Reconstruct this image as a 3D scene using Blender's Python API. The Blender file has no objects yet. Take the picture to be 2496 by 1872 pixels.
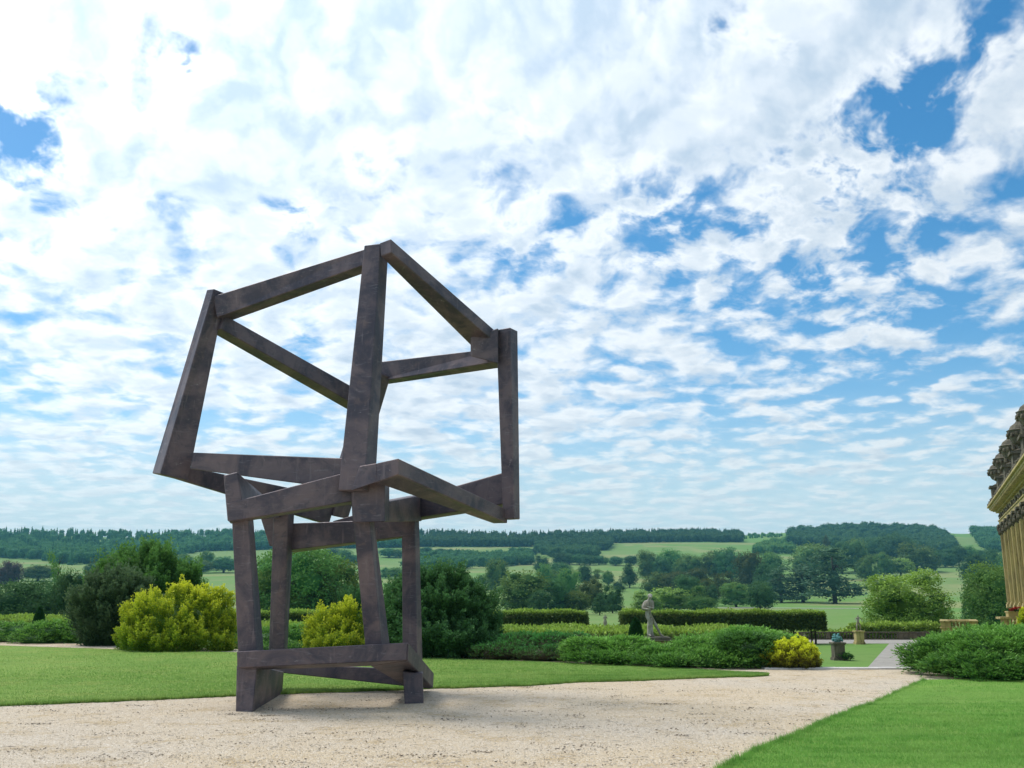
import bpy, bmesh, math, random
import numpy as np
from mathutils import Vector, Matrix

C = bpy.context.scene.collection
SC = bpy.context.scene
RAD = math.radians

# ------------------------------------------------------------------ camera
W0, H0, F0 = 2496.0, 1872.0, 2400.0
PITCH = RAD(12.2)
EYE = 1.6
cam_d = bpy.data.cameras.new('camera')
cam_d.sensor_width = 36.0
cam_d.lens = F0 / W0 * 36.0
cam_d.clip_start = 0.1
cam_d.clip_end = 12000.0
cam = bpy.data.objects.new('camera', cam_d)
C.objects.link(cam)
cam.location = (0, 0, EYE)
cam.rotation_euler = (RAD(90) + PITCH, 0, 0)
SC.camera = cam

# ------------------------------------------------------------------ exposure
SC.view_settings.view_transform = 'Standard'
SC.view_settings.look = 'None'
SC.view_settings.gamma = 1.0
SC.view_settings.use_curve_mapping = False
SC.view_settings.exposure = 0.30

# ------------------------------------------------------------------ measured points of view -> world
_ct, _st = math.cos(PITCH), math.sin(PITCH)
def ray(px, py):
    cx = (px - W0/2)/F0; cy = (H0/2 - py)/F0
    return np.array([cx, _ct - cy*_st, _st + cy*_ct])
def P(px, py, d):
    r = ray(px, py); r = r * (d / r[1])
    return np.array([r[0], r[1], r[2] + EYE])
def G(px, py, z=0.0):
    r = ray(px, py); t = (z - EYE)/r[2]
    return np.array([r[0]*t, r[1]*t, z])

# ------------------------------------------------------------------ node helper
class NT:
    def __init__(self, tree):
        self.t = tree; self.n = tree.nodes; self.l = tree.links
    def node(self, typ, **kw):
        nd = self.n.new(typ)
        for k, v in kw.items():
            setattr(nd, k, v)
        return nd
    def put(self, sock, v):
        if isinstance(v, bpy.types.NodeSocket):
            self.l.new(v, sock)
        elif isinstance(v, (tuple, list)) and len(v) == 3 and sock.type == 'RGBA':
            sock.default_value = (*v, 1.0)
        else:
            sock.default_value = v
    def m(self, op, a, b=None, c=None, clamp=False):
        nd = self.node('ShaderNodeMath', operation=op, use_clamp=clamp)
        self.put(nd.inputs[0], a)
        if b is not None: self.put(nd.inputs[1], b)
        if c is not None: self.put(nd.inputs[2], c)
        return nd.outputs[0]
    def vm(self, op, a, b=None, out=0):
        nd = self.node('ShaderNodeVectorMath', operation=op)
        self.put(nd.inputs[0], a)
        if b is not None: self.put(nd.inputs[1], b)
        return nd.outputs[out]
    def mix(self, f, a, b, mode='MIX'):
        nd = self.node('ShaderNodeMix', data_type='RGBA', blend_type=mode)
        self.put(nd.inputs[0], f); self.put(nd.inputs[6], a); self.put(nd.inputs[7], b)
        return nd.outputs[2]
    def noise(self, vec, scale, detail=4, rough=0.5, dist=0.0, dims='3D', col=False):
        nd = self.node('ShaderNodeTexNoise', noise_dimensions=dims)
        if vec is not None: self.put(nd.inputs['Vector'], vec)
        nd.inputs['Scale'].default_value = scale
        nd.inputs['Detail'].default_value = detail
        nd.inputs['Roughness'].default_value = rough
        nd.inputs['Distortion'].default_value = dist
        return nd.outputs[1 if col else 0]
    def step(self, v, lo, hi, a=0.0, b=1.0, smooth=True):
        nd = self.node('ShaderNodeMapRange', interpolation_type='SMOOTHSTEP' if smooth else 'LINEAR')
        self.put(nd.inputs[0], v)
        for i, x in zip((1, 2, 3, 4), (lo, hi, a, b)): self.put(nd.inputs[i], x)
        return nd.outputs[0]

# ------------------------------------------------------------------ sky
SUN_EL, SUN_AZ = RAD(57), RAD(-58)          # azimuth from +Y, towards +X
SUN_DIR = Vector((math.cos(SUN_EL)*math.sin(SUN_AZ), math.cos(SUN_EL)*math.cos(SUN_AZ), math.sin(SUN_EL)))
world = bpy.data.worlds.new('World')
SC.world = world
world.use_nodes = True
def build_sky():
    t = NT(world.node_tree); t.n.clear()
    out = t.node('ShaderNodeOutputWorld'); bg = t.node('ShaderNodeBackground')
    t.l.new(bg.outputs[0], out.inputs[0])
    sky = t.node('ShaderNodeTexSky', sky_type='NISHITA')
    sky.sun_disc = False; sky.sun_elevation = SUN_EL; sky.sun_rotation = SUN_AZ
    sky.air_density = 1.0; sky.dust_density = 0.6; sky.ozone_density = 1.6
    hs = t.node('ShaderNodeHueSaturation')
    hs.inputs['Hue'].default_value = 0.492
    hs.inputs['Saturation'].default_value = 1.40
    hs.inputs['Value'].default_value = 1.38
    t.l.new(sky.outputs[0], hs.inputs['Color'])
    d = t.node('ShaderNodeTexCoord').outputs['Generated']
    sp = t.node('ShaderNodeSeparateXYZ'); t.l.new(d, sp.inputs[0])
    x, y, z = sp.outputs
    hl = t.m('SQRT', t.m('ADD', t.m('MULTIPLY', x, x), t.m('MULTIPLY', y, y)))
    rad = t.m('POWER', t.m('ADD', t.m('MAXIMUM', z, 0.0), 0.055), -0.66)       # the deck, seen flattening out with distance
    rr = t.m('DIVIDE', rad, t.m('MAXIMUM', hl, 0.02))
    cv = t.node('ShaderNodeCombineXYZ')
    t.put(cv.inputs[0], t.m('MULTIPLY', x, rr)); t.put(cv.inputs[1], t.m('MULTIPLY', y, rr)); cv.inputs[2].default_value = 3.7
    Pp = cv.outputs[0]
    warp = t.vm('SCALE', t.vm('SUBTRACT', t.noise(Pp, 5.0, 3, .5, col=True), (.5, .5, .5)), None)
    warp.node.inputs['Scale'].default_value = 0.10
    Pw = t.vm('ADD', Pp, warp)
    puff = t.noise(Pw, 11.5, 7, 0.49, 0.0)
    vo = t.node('ShaderNodeTexVoronoi', feature='SMOOTH_F1'); vo.inputs['Scale'].default_value = 9.0; vo.inputs['Smoothness'].default_value = .55
    t.put(vo.inputs['Vector'], t.vm('ADD', Pw, t.vm('MULTIPLY', t.vm('SUBTRACT', t.noise(Pp, 13.0, 4, .6, col=True), (.5, .5, .5)), (.13, .13, .13))))
    cell = t.m('SUBTRACT', 0.98, vo.outputs['Distance'])
    big = t.noise(Pp, 1.5, 2, 0.5, 0.0)
    # sample towards the sun: lit sides of the puffs
    Ps = t.vm('ADD', Pw, (-0.03, -0.050, 0.0))
    puff_s = t.noise(Ps, 11.5, 4, 0.48, 0.0)
    fine = t.noise(Pw, 26, 5, .6)
    # thin and thick regions of this sky (directions)
    def blob(px, py, rpx, k):
        v = Vector(ray(px, py)).normalized()
        dt = t.vm('DOT_PRODUCT', d, tuple(v), out=1)
        s2 = (rpx/2400.0)**2
        return t.m('MULTIPLY', t.m('EXPONENT', t.m('DIVIDE', t.m('SUBTRACT', dt, 1.0), s2)), k)
    bias = t.m('MULTIPLY', t.m('SUBTRACT', big, 0.5), 0.20)
    holes = 0.0
    for px, py, r, k in SKY_BLOBS:
        if k > 0: bias = t.m('ADD', bias, blob(px, py, r, k))
        else: holes = t.m('ADD', holes, blob(px, py, r, k))
    bias = t.m('ADD', bias, t.m('MULTIPLY', holes, t.step(t.noise(Pw, 12, 4, .6), .34, .66, .15, 1.20)))
    f = t.m('ADD', t.m('ADD', t.m('MULTIPLY_ADD', puff, .78, -.10), t.m('MULTIPLY', cell, .36)), bias)
    dens = t.step(f, 0.310, 0.635)
    veil = t.step(z, 0.26, 0.03, 0.0, 0.72)                     # near the horizon the deck closes up
    dens = t.m('MAXIMUM', dens, t.m('MULTIPLY', veil, t.step(f, .28, .56, .35, 1.0)))
    thick = t.step(f, 0.54, 0.80)
    lit = t.step(t.m('SUBTRACT', puff, puff_s), -0.16, 0.14)
    sunv = t.vm('DOT_PRODUCT', d, tuple(SUN_DIR), out=1)
    glow = t.m('EXPONENT', t.m('DIVIDE', t.m('SUBTRACT', sunv, 1.0), 0.24))
    shade = t.m('ADD', t.m('MULTIPLY', lit, .55), t.m('MULTIPLY', t.m('SUBTRACT', 1.0, thick), .45))
    shade = t.m('ADD', shade, t.m('MULTIPLY', t.m('SUBTRACT', fine, .5), .35), clamp=True)
    ccol = t.mix(shade, (0.40, 0.50, 0.61), (0.76, 0.80, 0.83))
    gain = t.m('ADD', 0.92, t.m('MULTIPLY', glow, 1.55))
    ccol = t.mix(1.0, ccol, gain, 'MULTIPLY')
    skyc = t.mix(1.0, hs.outputs[0], (SKY_STRENGTH,)*3, 'MULTIPLY')
    hz = t.step(z, 0.20, 0.0, 0.0, 0.80)
    skyc = t.mix(hz, skyc, (0.33, 0.55, 0.70))
    col = t.mix(t.m('MULTIPLY', dens, 0.97), skyc, ccol)
    col = t.mix(t.step(z, .20, .03, 0.0, .60), col, (0.50, 0.63, 0.68))
    low = t.step(z, 0.0, -0.03)
    col = t.mix(low, col, (0.30, 0.38, 0.36))
    t.l.new(col, bg.inputs[0])
    # the sky texture is already scaled by SKY_STRENGTH in the mix
    bg.inputs[1].default_value = 1.0
SKY_STRENGTH = 0.085
SKY_BLOBS = [
    (700, -60, 560, .20), (1150, 130, 400, .14), (250, 330, 300, .08), (1500, 330, 240, .12), (1950, 90, 300, .12), (2330, 40, 200, .10),
    (1900, 320, 200, .13), (2350, 620, 300, .05), (1500, 900, 420, .06), (300, 800, 500, .05), (2420, 300, 120, .06), (2080, 520, 90, .08), (1780, 570, 80, .08),
    (45, 268, 70, -.34), (470, 190, 42, -.36), (430, 110, 55, -.16), (1225, 310, 75, -.26), (760, 235, 45, -.14),
    (1770, 95, 50, -.33), (1930, 125, 36, -.30), (2180, 200, 60, -.24), (2250, 270, 65, -.24), (2400, 100, 60, -.22),
    (1630, 520, 95, -.24), (1520, 430, 65, -.14), (1900, 480, 80, -.22), (2060, 390, 75, -.22), (1330, 590, 90, -.16), (1250, 560, 80, -.10),
    (890, 425, 75, -.17), (740, 510, 60, -.14), (90, 430, 70, -.18), (330, 505, 60, -.12), (700, 545, 50, -.1),
    (2180, 610, 160, -.10), (1720, 680, 110, -.10), (1050, 590, 70, -.10), (740, 820, 40, -.22), (2150, 860, 200, -.06), (2050, 690, 120, -.08), (2050, 600, 420, -.07), (1500, 620, 260, -.05), (500, 480, 420, -.05), (2300, 350, 260, -.04),
]
build_sky()

# ------------------------------------------------------------------ sun behind thin cloud
sd = bpy.data.lights.new('sun', 'SUN')
sd.energy = 2.2; sd.angle = RAD(18); sd.color = (1.0, 0.955, 0.88)
so = bpy.data.objects.new('sun', sd); C.objects.link(so)
so.location = (0, 0, 60)
so.rotation_euler = SUN_DIR.to_track_quat('Z', 'Y').to_euler()

# ================================================================== helpers
rng = np.random.default_rng(11)
R = random.Random(5)

def mesh_np(name, verts, faces=None, quads=None, tris=None, attrs=None, smooth=False):
    """mesh from numpy arrays; tris (n,3) and/or quads (n,4)"""
    me = bpy.data.meshes.new(name)
    verts = np.asarray(verts, dtype=np.float32)
    loops, starts = [], []
    n = 0
    for arr in (tris, quads):
        if arr is None or len(arr) == 0: continue
        arr = np.asarray(arr, dtype=np.int32)
        k = arr.shape[1]
        loops.append(arr.ravel()); starts.append(n + np.arange(len(arr), dtype=np.int32)*k)
        n += arr.size
    loops = np.concatenate(loops); starts = np.concatenate(starts)
    me.vertices.add(len(verts)); me.vertices.foreach_set('co', verts.ravel())
    me.loops.add(len(loops)); me.loops.foreach_set('vertex_index', loops)
    me.polygons.add(len(starts)); me.polygons.foreach_set('loop_start', starts)
    for k, v in (attrs or {}).items():
        a = me.attributes.new(k, 'FLOAT', 'POINT'); a.data.foreach_set('value', np.asarray(v, dtype=np.float32))
    me.update(calc_edges=True)
    if smooth:
        me.polygons.foreach_set('use_smooth', np.ones(len(starts), dtype=bool))
    me.validate()
    return me

def link(name, me, mat, parent=None):
    o = bpy.data.objects.new(name, me)
    C.objects.link(o)
    if mat is not None and len(me.materials) == 0:
        me.materials.append(mat)
    if parent is not None: o.parent = parent
    return o
def tag(o, label=None, cat=None, group=None, kind=None):
    if label: o['label'] = label
    if cat: o['category'] = cat
    if group: o['group'] = group
    if kind: o['kind'] = kind
    return o
def empty(name, loc, label, cat, group=None, rz=0.0, sc=(1, 1, 1)):
    o = bpy.data.objects.new(name, None); C.objects.link(o)
    o.location = tuple(float(v) for v in loc); o.rotation_euler = (0, 0, rz); o.scale = sc
    return tag(o, label, cat, group)

class BM:
    """collects shapes, then links them as ONE mesh object"""
    def __init__(self): self.b = bmesh.new()
    def hexa(self, c):            # 8 corners: bottom ring 0-3, top ring 4-7
        v = [self.b.verts.new(tuple(map(float, p))) for p in c]
        for f in ((0,3,2,1),(4,5,6,7),(0,1,5,4),(1,2,6,5),(2,3,7,6),(3,0,4,7)):
            self.b.faces.new([v[i] for i in f])
    def box(self, x0, y0, z0, x1, y1, z1, M=None):
        c = [(x0,y0,z0),(x1,y0,z0),(x1,y1,z0),(x0,y1,z0),(x0,y0,z1),(x1,y0,z1),(x1,y1,z1),(x0,y1,z1)]
        if M is not None: c = [M @ Vector(p) for p in c]
        self.hexa(c)
    def lathe(self, prof, n=12, at=(0,0,0), M=None, sx=1.0, sy=1.0):
        rings = []
        for r, z in prof:
            ring = []
            for i in range(n):
                a = 2*math.pi*i/n
                p = Vector((at[0]+r*sx*math.cos(a), at[1]+r*sy*math.sin(a), at[2]+z))
                if M is not None: p = M @ p
                ring.append(self.b.verts.new(p))
            rings.append(ring)
        for a, b in zip(rings, rings[1:]):
            for i in range(n):
                self.b.faces.new((a[i], a[(i+1)%n], b[(i+1)%n], b[i]))
        if prof[0][0] > 1e-4: self.b.faces.new(list(reversed(rings[0])))
        if prof[-1][0] > 1e-4: self.b.faces.new(rings[-1])
    def tube(self, pts, rad, n=7):
        rings = []
        pts = [Vector(p) for p in pts]
        for i, p in enumerate(pts):
            t = (pts[min(i+1, len(pts)-1)] - pts[max(i-1, 0)]).normalized()
            u = t.orthogonal().normalized(); w = t.cross(u)
            r = rad[i] if hasattr(rad, '__len__') else rad
            rings.append([self.b.verts.new(p + (u*math.cos(2*math.pi*k/n) + w*math.sin(2*math.pi*k/n))*r) for k in range(n)])
        for a, b in zip(rings, rings[1:]):
            for k in range(n): self.b.faces.new((a[k], a[(k+1)%n], b[(k+1)%n], b[k]))
        self.b.faces.new(list(reversed(rings[0]))); self.b.faces.new(rings[-1])
    def blob(self, c, r, sub=2, jit=0.0, seed=0):
        rr = random.Random(seed)
        g = bmesh.ops.create_icosphere(self.b, subdivisions=sub, radius=1.0)
        for v in g['verts']:
            k = 1 + rr.uniform(-jit, jit)
            v.co = Vector((c[0]+v.co.x*r[0]*k, c[1]+v.co.y*r[1]*k, c[2]+v.co.z*r[2]*k))
    def mesh(self, name, bevel=0.0, smooth=False, seg=1):
        bmesh.ops.recalc_face_normals(self.b, faces=self.b.faces)
        if bevel > 0:
            bmesh.ops.bevel(self.b, geom=list(self.b.edges), offset=bevel, segments=seg, affect='EDGES', profile=.5, clamp_overlap=True)
        me = bpy.data.meshes.new(name); self.b.to_mesh(me); self.b.free()
        if smooth:
            me.polygons.foreach_set('use_smooth', np.ones(len(me.polygons), dtype=bool))
        return me
    def build(self, name, mat, parent=None, bevel=0.0, smooth=False, seg=1):
        return link(name, self.mesh(name, bevel, smooth, seg), mat, parent)

# ================================================================== materials
def material(name):
    m = bpy.data.materials.new(name); m.use_nodes = True
    t = NT(m.node_tree); t.n.clear()
    out = t.node('ShaderNodeOutputMaterial')
    return m, t, out
def principled(t, out, col, rough, metal=0.0, bump=None, bdist=0.01, bstr=0.5, spec=0.5):
    p = t.node('ShaderNodeBsdfPrincipled')
    t.put(p.inputs['Base Color'], col); t.put(p.inputs['Roughness'], rough); t.put(p.inputs['Metallic'], metal)
    p.inputs['Specular IOR Level'].default_value = spec
    if bump is not None:
        b = t.node('ShaderNodeBump'); b.inputs['Distance'].default_value = bdist; b.inputs['Strength'].default_value = bstr
        t.put(b.inputs['Height'], bump); t.l.new(b.outputs[0], p.inputs['Normal'])
    t.l.new(p.outputs[0], out.inputs[0])
    return p
def objpos(t): return t.node('ShaderNodeTexCoord').outputs['Object']
def worldpos(t): return t.node('ShaderNodeNewGeometry').outputs['Position']

def mat_bronze():
    m, t, out = material('bronze_patina')
    p = worldpos(t)
    n1 = t.noise(p, 1.3, 5, .62, .8); n2 = t.noise(p, 7, 6, .68, .5); n3 = t.noise(p, 70, 3, .6)
    streak = t.noise(t.vm('MULTIPLY', p, (5, 5, 30)), 1.0, 4, .6, .5); vs = t.noise(t.vm('MULTIPLY', p, (14, 14, 1.6)), 1.0, 4, .6, .3)
    base = t.mix(t.step(n1, .36, .64), (0.069, 0.063, 0.080), (0.173, 0.132, 0.135))
    base = t.mix(t.m('MULTIPLY', t.step(n2, .54, .74), .32), base, (0.276, 0.187, 0.152))
    base = t.mix(t.m('MULTIPLY', t.step(n2, .48, .30), .40), base, (0.039, 0.047, 0.061))
    base = t.mix(t.m('MULTIPLY', t.step(streak, .56, .80), .35), base, (0.359, 0.331, 0.345))
    base = t.mix(t.m('MULTIPLY', t.step(vs, .58, .78), .40), base, (0.304, 0.248, 0.248))
    pale = t.m('MULTIPLY', t.step(t.noise(p, 2.7, 6, .75, 1.5), .62, .72), t.step(n3, .42, .62))
    base = t.mix(t.m('MULTIPLY', pale, .60), base, (0.552, 0.511, 0.497))
    rough = t.m('ADD', .40, t.m('MULTIPLY', n2, .25))
    principled(t, out, base, rough, 0.45, t.m('ADD', n3, t.m('MULTIPLY', n2, 2.0)), .004, .5, .4)
    return m
def mat_stone(name, a, b, dark=(0.03, 0.028, 0.022), scale=1.0, amount=.7):
    m, t, out = material(name)
    p = worldpos(t)
    n1 = t.noise(p, .9*scale, 5, .6, .4); n2 = t.noise(p, 6*scale, 6, .65); n3 = t.noise(p, 40*scale, 3, .6)
    col = t.mix(t.step(n1, .35, .66), a, b)
    sv = t.vm('MULTIPLY', p, (4*scale, 4*scale, .55*scale))
    st = t.noise(sv, 1.0, 5, .6, .2)
    col = t.mix(t.m('MULTIPLY', t.step(st, .50, .70), amount), col, dark)
    col = t.mix(t.m('MULTIPLY', t.step(n2, .52, .75), .5*amount), col, dark)
    principled(t, out, col, .85, 0, t.m('ADD', n3, n2), .02/scale, .6, .25)
    return m
def mat_leaf(name, dark, light, tip=None, transl=.28, hue_obj=.0, rough=.6, spec=.25):
    """leaf colour varies leaf by leaf and clump by clump; tip = colour of young growth and of tops painted as if sunlit (attribute)"""
    m, t, out = material(name)
    g = t.node('ShaderNodeNewGeometry')
    rnd = g.outputs['Random Per Island']
    n = t.noise(objpos(t), 2.3, 3, .55)
    f = t.m('ADD', t.m('MULTIPLY', rnd, .65), t.m('MULTIPLY', t.step(n, .34, .66), .35))
    col = t.mix(f, dark, light)
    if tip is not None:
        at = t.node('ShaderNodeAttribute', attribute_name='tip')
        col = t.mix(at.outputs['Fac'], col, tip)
    if hue_obj:
        oi = t.node('ShaderNodeObjectInfo')
        hs = t.node('ShaderNodeHueSaturation')
        t.put(hs.inputs['Hue'], t.m('ADD', .5 - hue_obj*.5, t.m('MULTIPLY', oi.outputs['Random'], hue_obj)))
        t.put(hs.inputs['Value'], t.m('ADD', .75, t.m('MULTIPLY', oi.outputs['Random'], .55)))
        t.put(hs.inputs['Color'], col); col = hs.outputs[0]
    p = t.node('ShaderNodeBsdfPrincipled')
    t.put(p.inputs['Base Color'], col); p.inputs['Roughness'].default_value = rough
    p.inputs['Specular IOR Level'].default_value = spec
    tr = t.node('ShaderNodeBsdfTranslucent'); t.put(tr.inputs[0], col)
    mx = t.node('ShaderNodeMixShader'); mx.inputs[0].default_value = transl
    t.l.new(p.outputs[0], mx.inputs[1]); t.l.new(tr.outputs[0], mx.inputs[2])
    t.l.new(mx.outputs[0], out.inputs[0])
    return m
def mat_bark():
    m, t, out = material('bark')
    p = objpos(t)
    n = t.noise(t.vm('MULTIPLY', p, (6, 6, 1.5)), 3, 5, .6)
    principled(t, out, t.mix(n, (0.035, 0.028, 0.02), (0.11, 0.09, 0.07)), .9, 0, n, .05, .6, .2)
    return m
def mat_gravel():
    m, t, out = material('gravel')
    p = worldpos(t)
    big = t.noise(p, .22, 4, .55, .3); mid = t.noise(p, 1.3, 5, .6, .4); fin = t.noise(p, 9, 4, .6)
    vor = t.node('ShaderNodeTexVoronoi'); t.put(vor.inputs['Vector'], p); vor.inputs['Scale'].default_value = 46
    vor2 = t.node('ShaderNodeTexVoronoi'); t.put(vor2.inputs['Vector'], p); vor2.inputs['Scale'].default_value = 17
    pale = t.mix(t.step(big, .40, .62), (0.61, 0.485, 0.325), (0.60, 0.505, 0.385))
    col = t.mix(t.m('MULTIPLY', t.step(mid, .50, .68), .60), pale, (0.46, 0.33, 0.165))
    hs = t.node('ShaderNodeSeparateColor'); t.l.new(vor.outputs['Color'], hs.inputs[0])
    h2 = t.node('ShaderNodeSeparateColor'); t.l.new(vor2.outputs['Color'], h2.inputs[0])
    col = t.mix(t.m('MULTIPLY', t.step(hs.outputs[0], .55, 1.0), .38), col, (0.34, 0.27, 0.20))
    col = t.mix(t.m('MULTIPLY', t.step(hs.outputs[1], .70, 1.0), .55), col, (0.80, 0.74, 0.66))
    spk = t.m('MULTIPLY', t.step(h2.outputs[0], .86, .94), t.step(t.noise(p, 2.6, 4, .6), .46, .60))
    col = t.mix(t.m('MULTIPLY', spk, .6), col, (0.17, 0.145, 0.125))
    hgt = t.m('ADD', t.m('MULTIPLY', mid, 2.5), t.m('MULTIPLY_ADD', vor.outputs['Distance'], -1.0, t.m('MULTIPLY', fin, 1.3)))
    principled(t, out, col, .95, 0, hgt, .02, .8, .15)
    return m
def mat_grass(name, a, b, c, stripe=0.0):
    m, t, out = material(name)
    p = worldpos(t)
    big = t.noise(p, .16, 4, .55, .4); mid = t.noise(p, 1.1, 5, .6)
    fin = t.noise(t.vm('MULTIPLY', p, (1.0, .55, 1.0)), 30, 5, .7); blade = t.noise(p, 150, 2, .6)
    col = t.mix(t.step(big, .34, .66), a, b)
    col = t.mix(t.m('MULTIPLY', t.step(mid, .46, .64), .7), col, c)
    spots = t.noise(p, 3.4, 4, .65)
    col = t.mix(t.m('MULTIPLY', t.step(spots, .54, .70), .5), col, tuple(v*.62 for v in a))
    dk = tuple(v*.45 for v in a)
    col = t.mix(t.m('MULTIPLY', t.step(fin, .50, .30), .55), col, dk)
    col = t.mix(t.m('MULTIPLY', t.step(blade, .52, .72), .35), col, tuple(min(1, v*1.4) for v in b))
    principled(t, out, col, .9, 0, t.m('ADD', t.m('MULTIPLY', fin, 1.5), blade), .03, .7, .12)
    return m
def mat_terrain():
    m, t, out = material('parkland_grass')
    p = worldpos(t)
    big = t.noise(p, .0042, 5, .6, .6); mid = t.noise(p, .03, 5, .65, .3); fin = t.noise(p, .55, 5, .7)
    col = t.mix(t.step(big, .36, .62), (0.129, 0.253, 0.052), (0.180, 0.258, 0.081))
    col = t.mix(t.m('MULTIPLY', t.step(t.noise(p, .0062, 4, .6, .8), .50, .62), .75), col, (0.29, 0.29, 0.12))
    col = t.mix(t.m('MULTIPLY', t.step(mid, .50, .72), .45), col, (0.113, 0.228, 0.046))
    col = t.mix(t.m('MULTIPLY', t.step(fin, .52, .30), .30), col, (0.045, 0.130, 0.020))
    principled(t, out, col, .95, 0, fin, .25, .5, .1)
    return m
def mat_blade(name, dark, light, dry):
    m, t, out = material(name)
    rnd = t.node('ShaderNodeNewGeometry').outputs['Random Per Island']; p = objpos(t)
    n1 = t.noise(p, .45, 4, .6, .4); n2 = t.noise(t.vm('MULTIPLY', p, (.35, 2.2, 1)), 1.0, 4, .6); n3 = t.noise(p, 3.0, 4, .6)
    f = t.m('ADD', t.m('MULTIPLY', rnd, .45), t.m('MULTIPLY', t.step(n3, .36, .64), .55))
    col = t.mix(f, dark, light)
    col = t.mix(t.m('MULTIPLY', t.step(n1, .45, .66), .55), col, dry)
    col = t.mix(t.m('MULTIPLY', t.step(n2, .50, .68), .45), col, tuple(v*.72 for v in dark))
    p_ = t.node('ShaderNodeBsdfPrincipled'); t.put(p_.inputs['Base Color'], col); p_.inputs['Roughness'].default_value = .6; p_.inputs['Specular IOR Level'].default_value = .2
    tr = t.node('ShaderNodeBsdfTranslucent'); t.put(tr.inputs[0], col)
    mx = t.node('ShaderNodeMixShader'); mx.inputs[0].default_value = .35
    t.l.new(p_.outputs[0], mx.inputs[1]); t.l.new(tr.outputs[0], mx.inputs[2]); t.l.new(mx.outputs[0], out.inputs[0])
    return m
M = {}
M['bronze'] = mat_bronze()
M['gold_stone'] = mat_stone('sandstone', (0.54, 0.43, 0.185), (0.42, 0.335, 0.16), (0.045, 0.038, 0.022), .9, .85)
M['dark_stone'] = mat_stone('weathered_stone', (0.10, 0.086, 0.062), (0.17, 0.145, 0.10), (0.035, 0.032, 0.026), 2.0, .8)
M['pale_stone'] = mat_stone('statue_stone', (0.416, 0.384, 0.336), (0.272, 0.240, 0.176), (0.068, 0.058, 0.036), 4.5, .7)
M['verdigris'] = mat_stone('verdigris_bronze', (0.10, 0.27, 0.27), (0.16, 0.34, 0.33), (0.03, 0.07, 0.075), 4.0, .7)
M['edging'] = mat_stone('edging_stone', (0.62, 0.58, 0.54), (0.52, 0.49, 0.46), (0.30, 0.28, 0.25), 2.0, .4)
M['worn_stone'] = mat_stone('worn_cloak_stone', (0.30, 0.265, 0.20), (0.19, 0.165, 0.115), (0.055, 0.048, 0.032), 5.0, .8)
M['bark'] = mat_bark()
M['gravel'] = mat_gravel()
M['lawn'] = mat_grass('lawn_grass', (0.182, 0.312, 0.055), (0.248, 0.372, 0.077), (0.295, 0.363, 0.085))
M['lawn_near'] = mat_grass('lawn_grass_rich', (0.158, 0.310, 0.053), (0.190, 0.354, 0.059), (0.247, 0.380, 0.081))
M['blade'] = mat_blade('grass_blade', (0.144, 0.343, 0.055), (0.303, 0.554, 0.117), (0.372, 0.530, 0.138))
M['blade_left'] = mat_blade('grass_blade_dry', (0.172, 0.326, 0.063), (0.345, 0.528, 0.132), (0.431, 0.528, 0.161))
M['terrain'] = mat_terrain()
M['path'] = mat_stone('path_grit', (0.30, 0.28, 0.25), (0.36, 0.335, 0.295), (0.22, 0.2, 0.17), 1.2, .4)
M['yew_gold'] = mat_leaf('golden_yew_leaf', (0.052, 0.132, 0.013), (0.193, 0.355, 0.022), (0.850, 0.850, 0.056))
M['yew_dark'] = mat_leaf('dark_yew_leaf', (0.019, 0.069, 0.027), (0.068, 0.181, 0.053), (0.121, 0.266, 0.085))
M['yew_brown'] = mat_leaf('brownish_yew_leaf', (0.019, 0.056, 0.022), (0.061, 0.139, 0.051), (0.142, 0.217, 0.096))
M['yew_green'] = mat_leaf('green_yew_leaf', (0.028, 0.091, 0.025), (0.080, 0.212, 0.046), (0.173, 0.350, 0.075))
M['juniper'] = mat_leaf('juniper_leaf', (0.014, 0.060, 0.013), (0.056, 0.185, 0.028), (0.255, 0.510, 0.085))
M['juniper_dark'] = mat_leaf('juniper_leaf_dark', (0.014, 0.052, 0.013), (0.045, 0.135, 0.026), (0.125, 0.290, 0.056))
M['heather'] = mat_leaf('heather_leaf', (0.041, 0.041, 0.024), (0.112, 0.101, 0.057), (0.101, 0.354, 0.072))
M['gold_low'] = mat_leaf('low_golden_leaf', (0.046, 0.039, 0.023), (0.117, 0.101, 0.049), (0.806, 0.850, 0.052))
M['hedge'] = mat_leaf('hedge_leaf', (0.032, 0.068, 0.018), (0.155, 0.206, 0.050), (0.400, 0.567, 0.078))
M['topiary'] = mat_leaf('topiary_leaf', (0.019, 0.078, 0.018), (0.039, 0.130, 0.029), None)
M['rhodo'] = mat_leaf('rhododendron_leaf', (0.026, 0.086, 0.013), (0.176, 0.319, 0.044), (0.374, 0.550, 0.077), .18)
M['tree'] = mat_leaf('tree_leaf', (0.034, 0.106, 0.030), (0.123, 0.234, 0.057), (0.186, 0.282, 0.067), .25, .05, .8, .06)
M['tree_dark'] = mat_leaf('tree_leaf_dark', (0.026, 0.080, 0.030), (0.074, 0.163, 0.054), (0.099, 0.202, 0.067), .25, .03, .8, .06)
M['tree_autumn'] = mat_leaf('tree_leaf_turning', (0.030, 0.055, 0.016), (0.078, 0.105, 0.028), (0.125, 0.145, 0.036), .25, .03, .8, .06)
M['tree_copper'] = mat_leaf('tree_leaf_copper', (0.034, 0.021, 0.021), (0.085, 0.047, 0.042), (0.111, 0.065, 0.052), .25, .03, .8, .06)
M['cedar'] = mat_leaf('cedar_leaf', (0.026, 0.078, 0.048), (0.078, 0.164, 0.092), (0.164, 0.272, 0.152), .2, .02, .8, .06)
M['flower'] = mat_leaf('red_petal', (0.35, 0.01, 0.012), (0.60, 0.025, 0.02), None)
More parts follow.
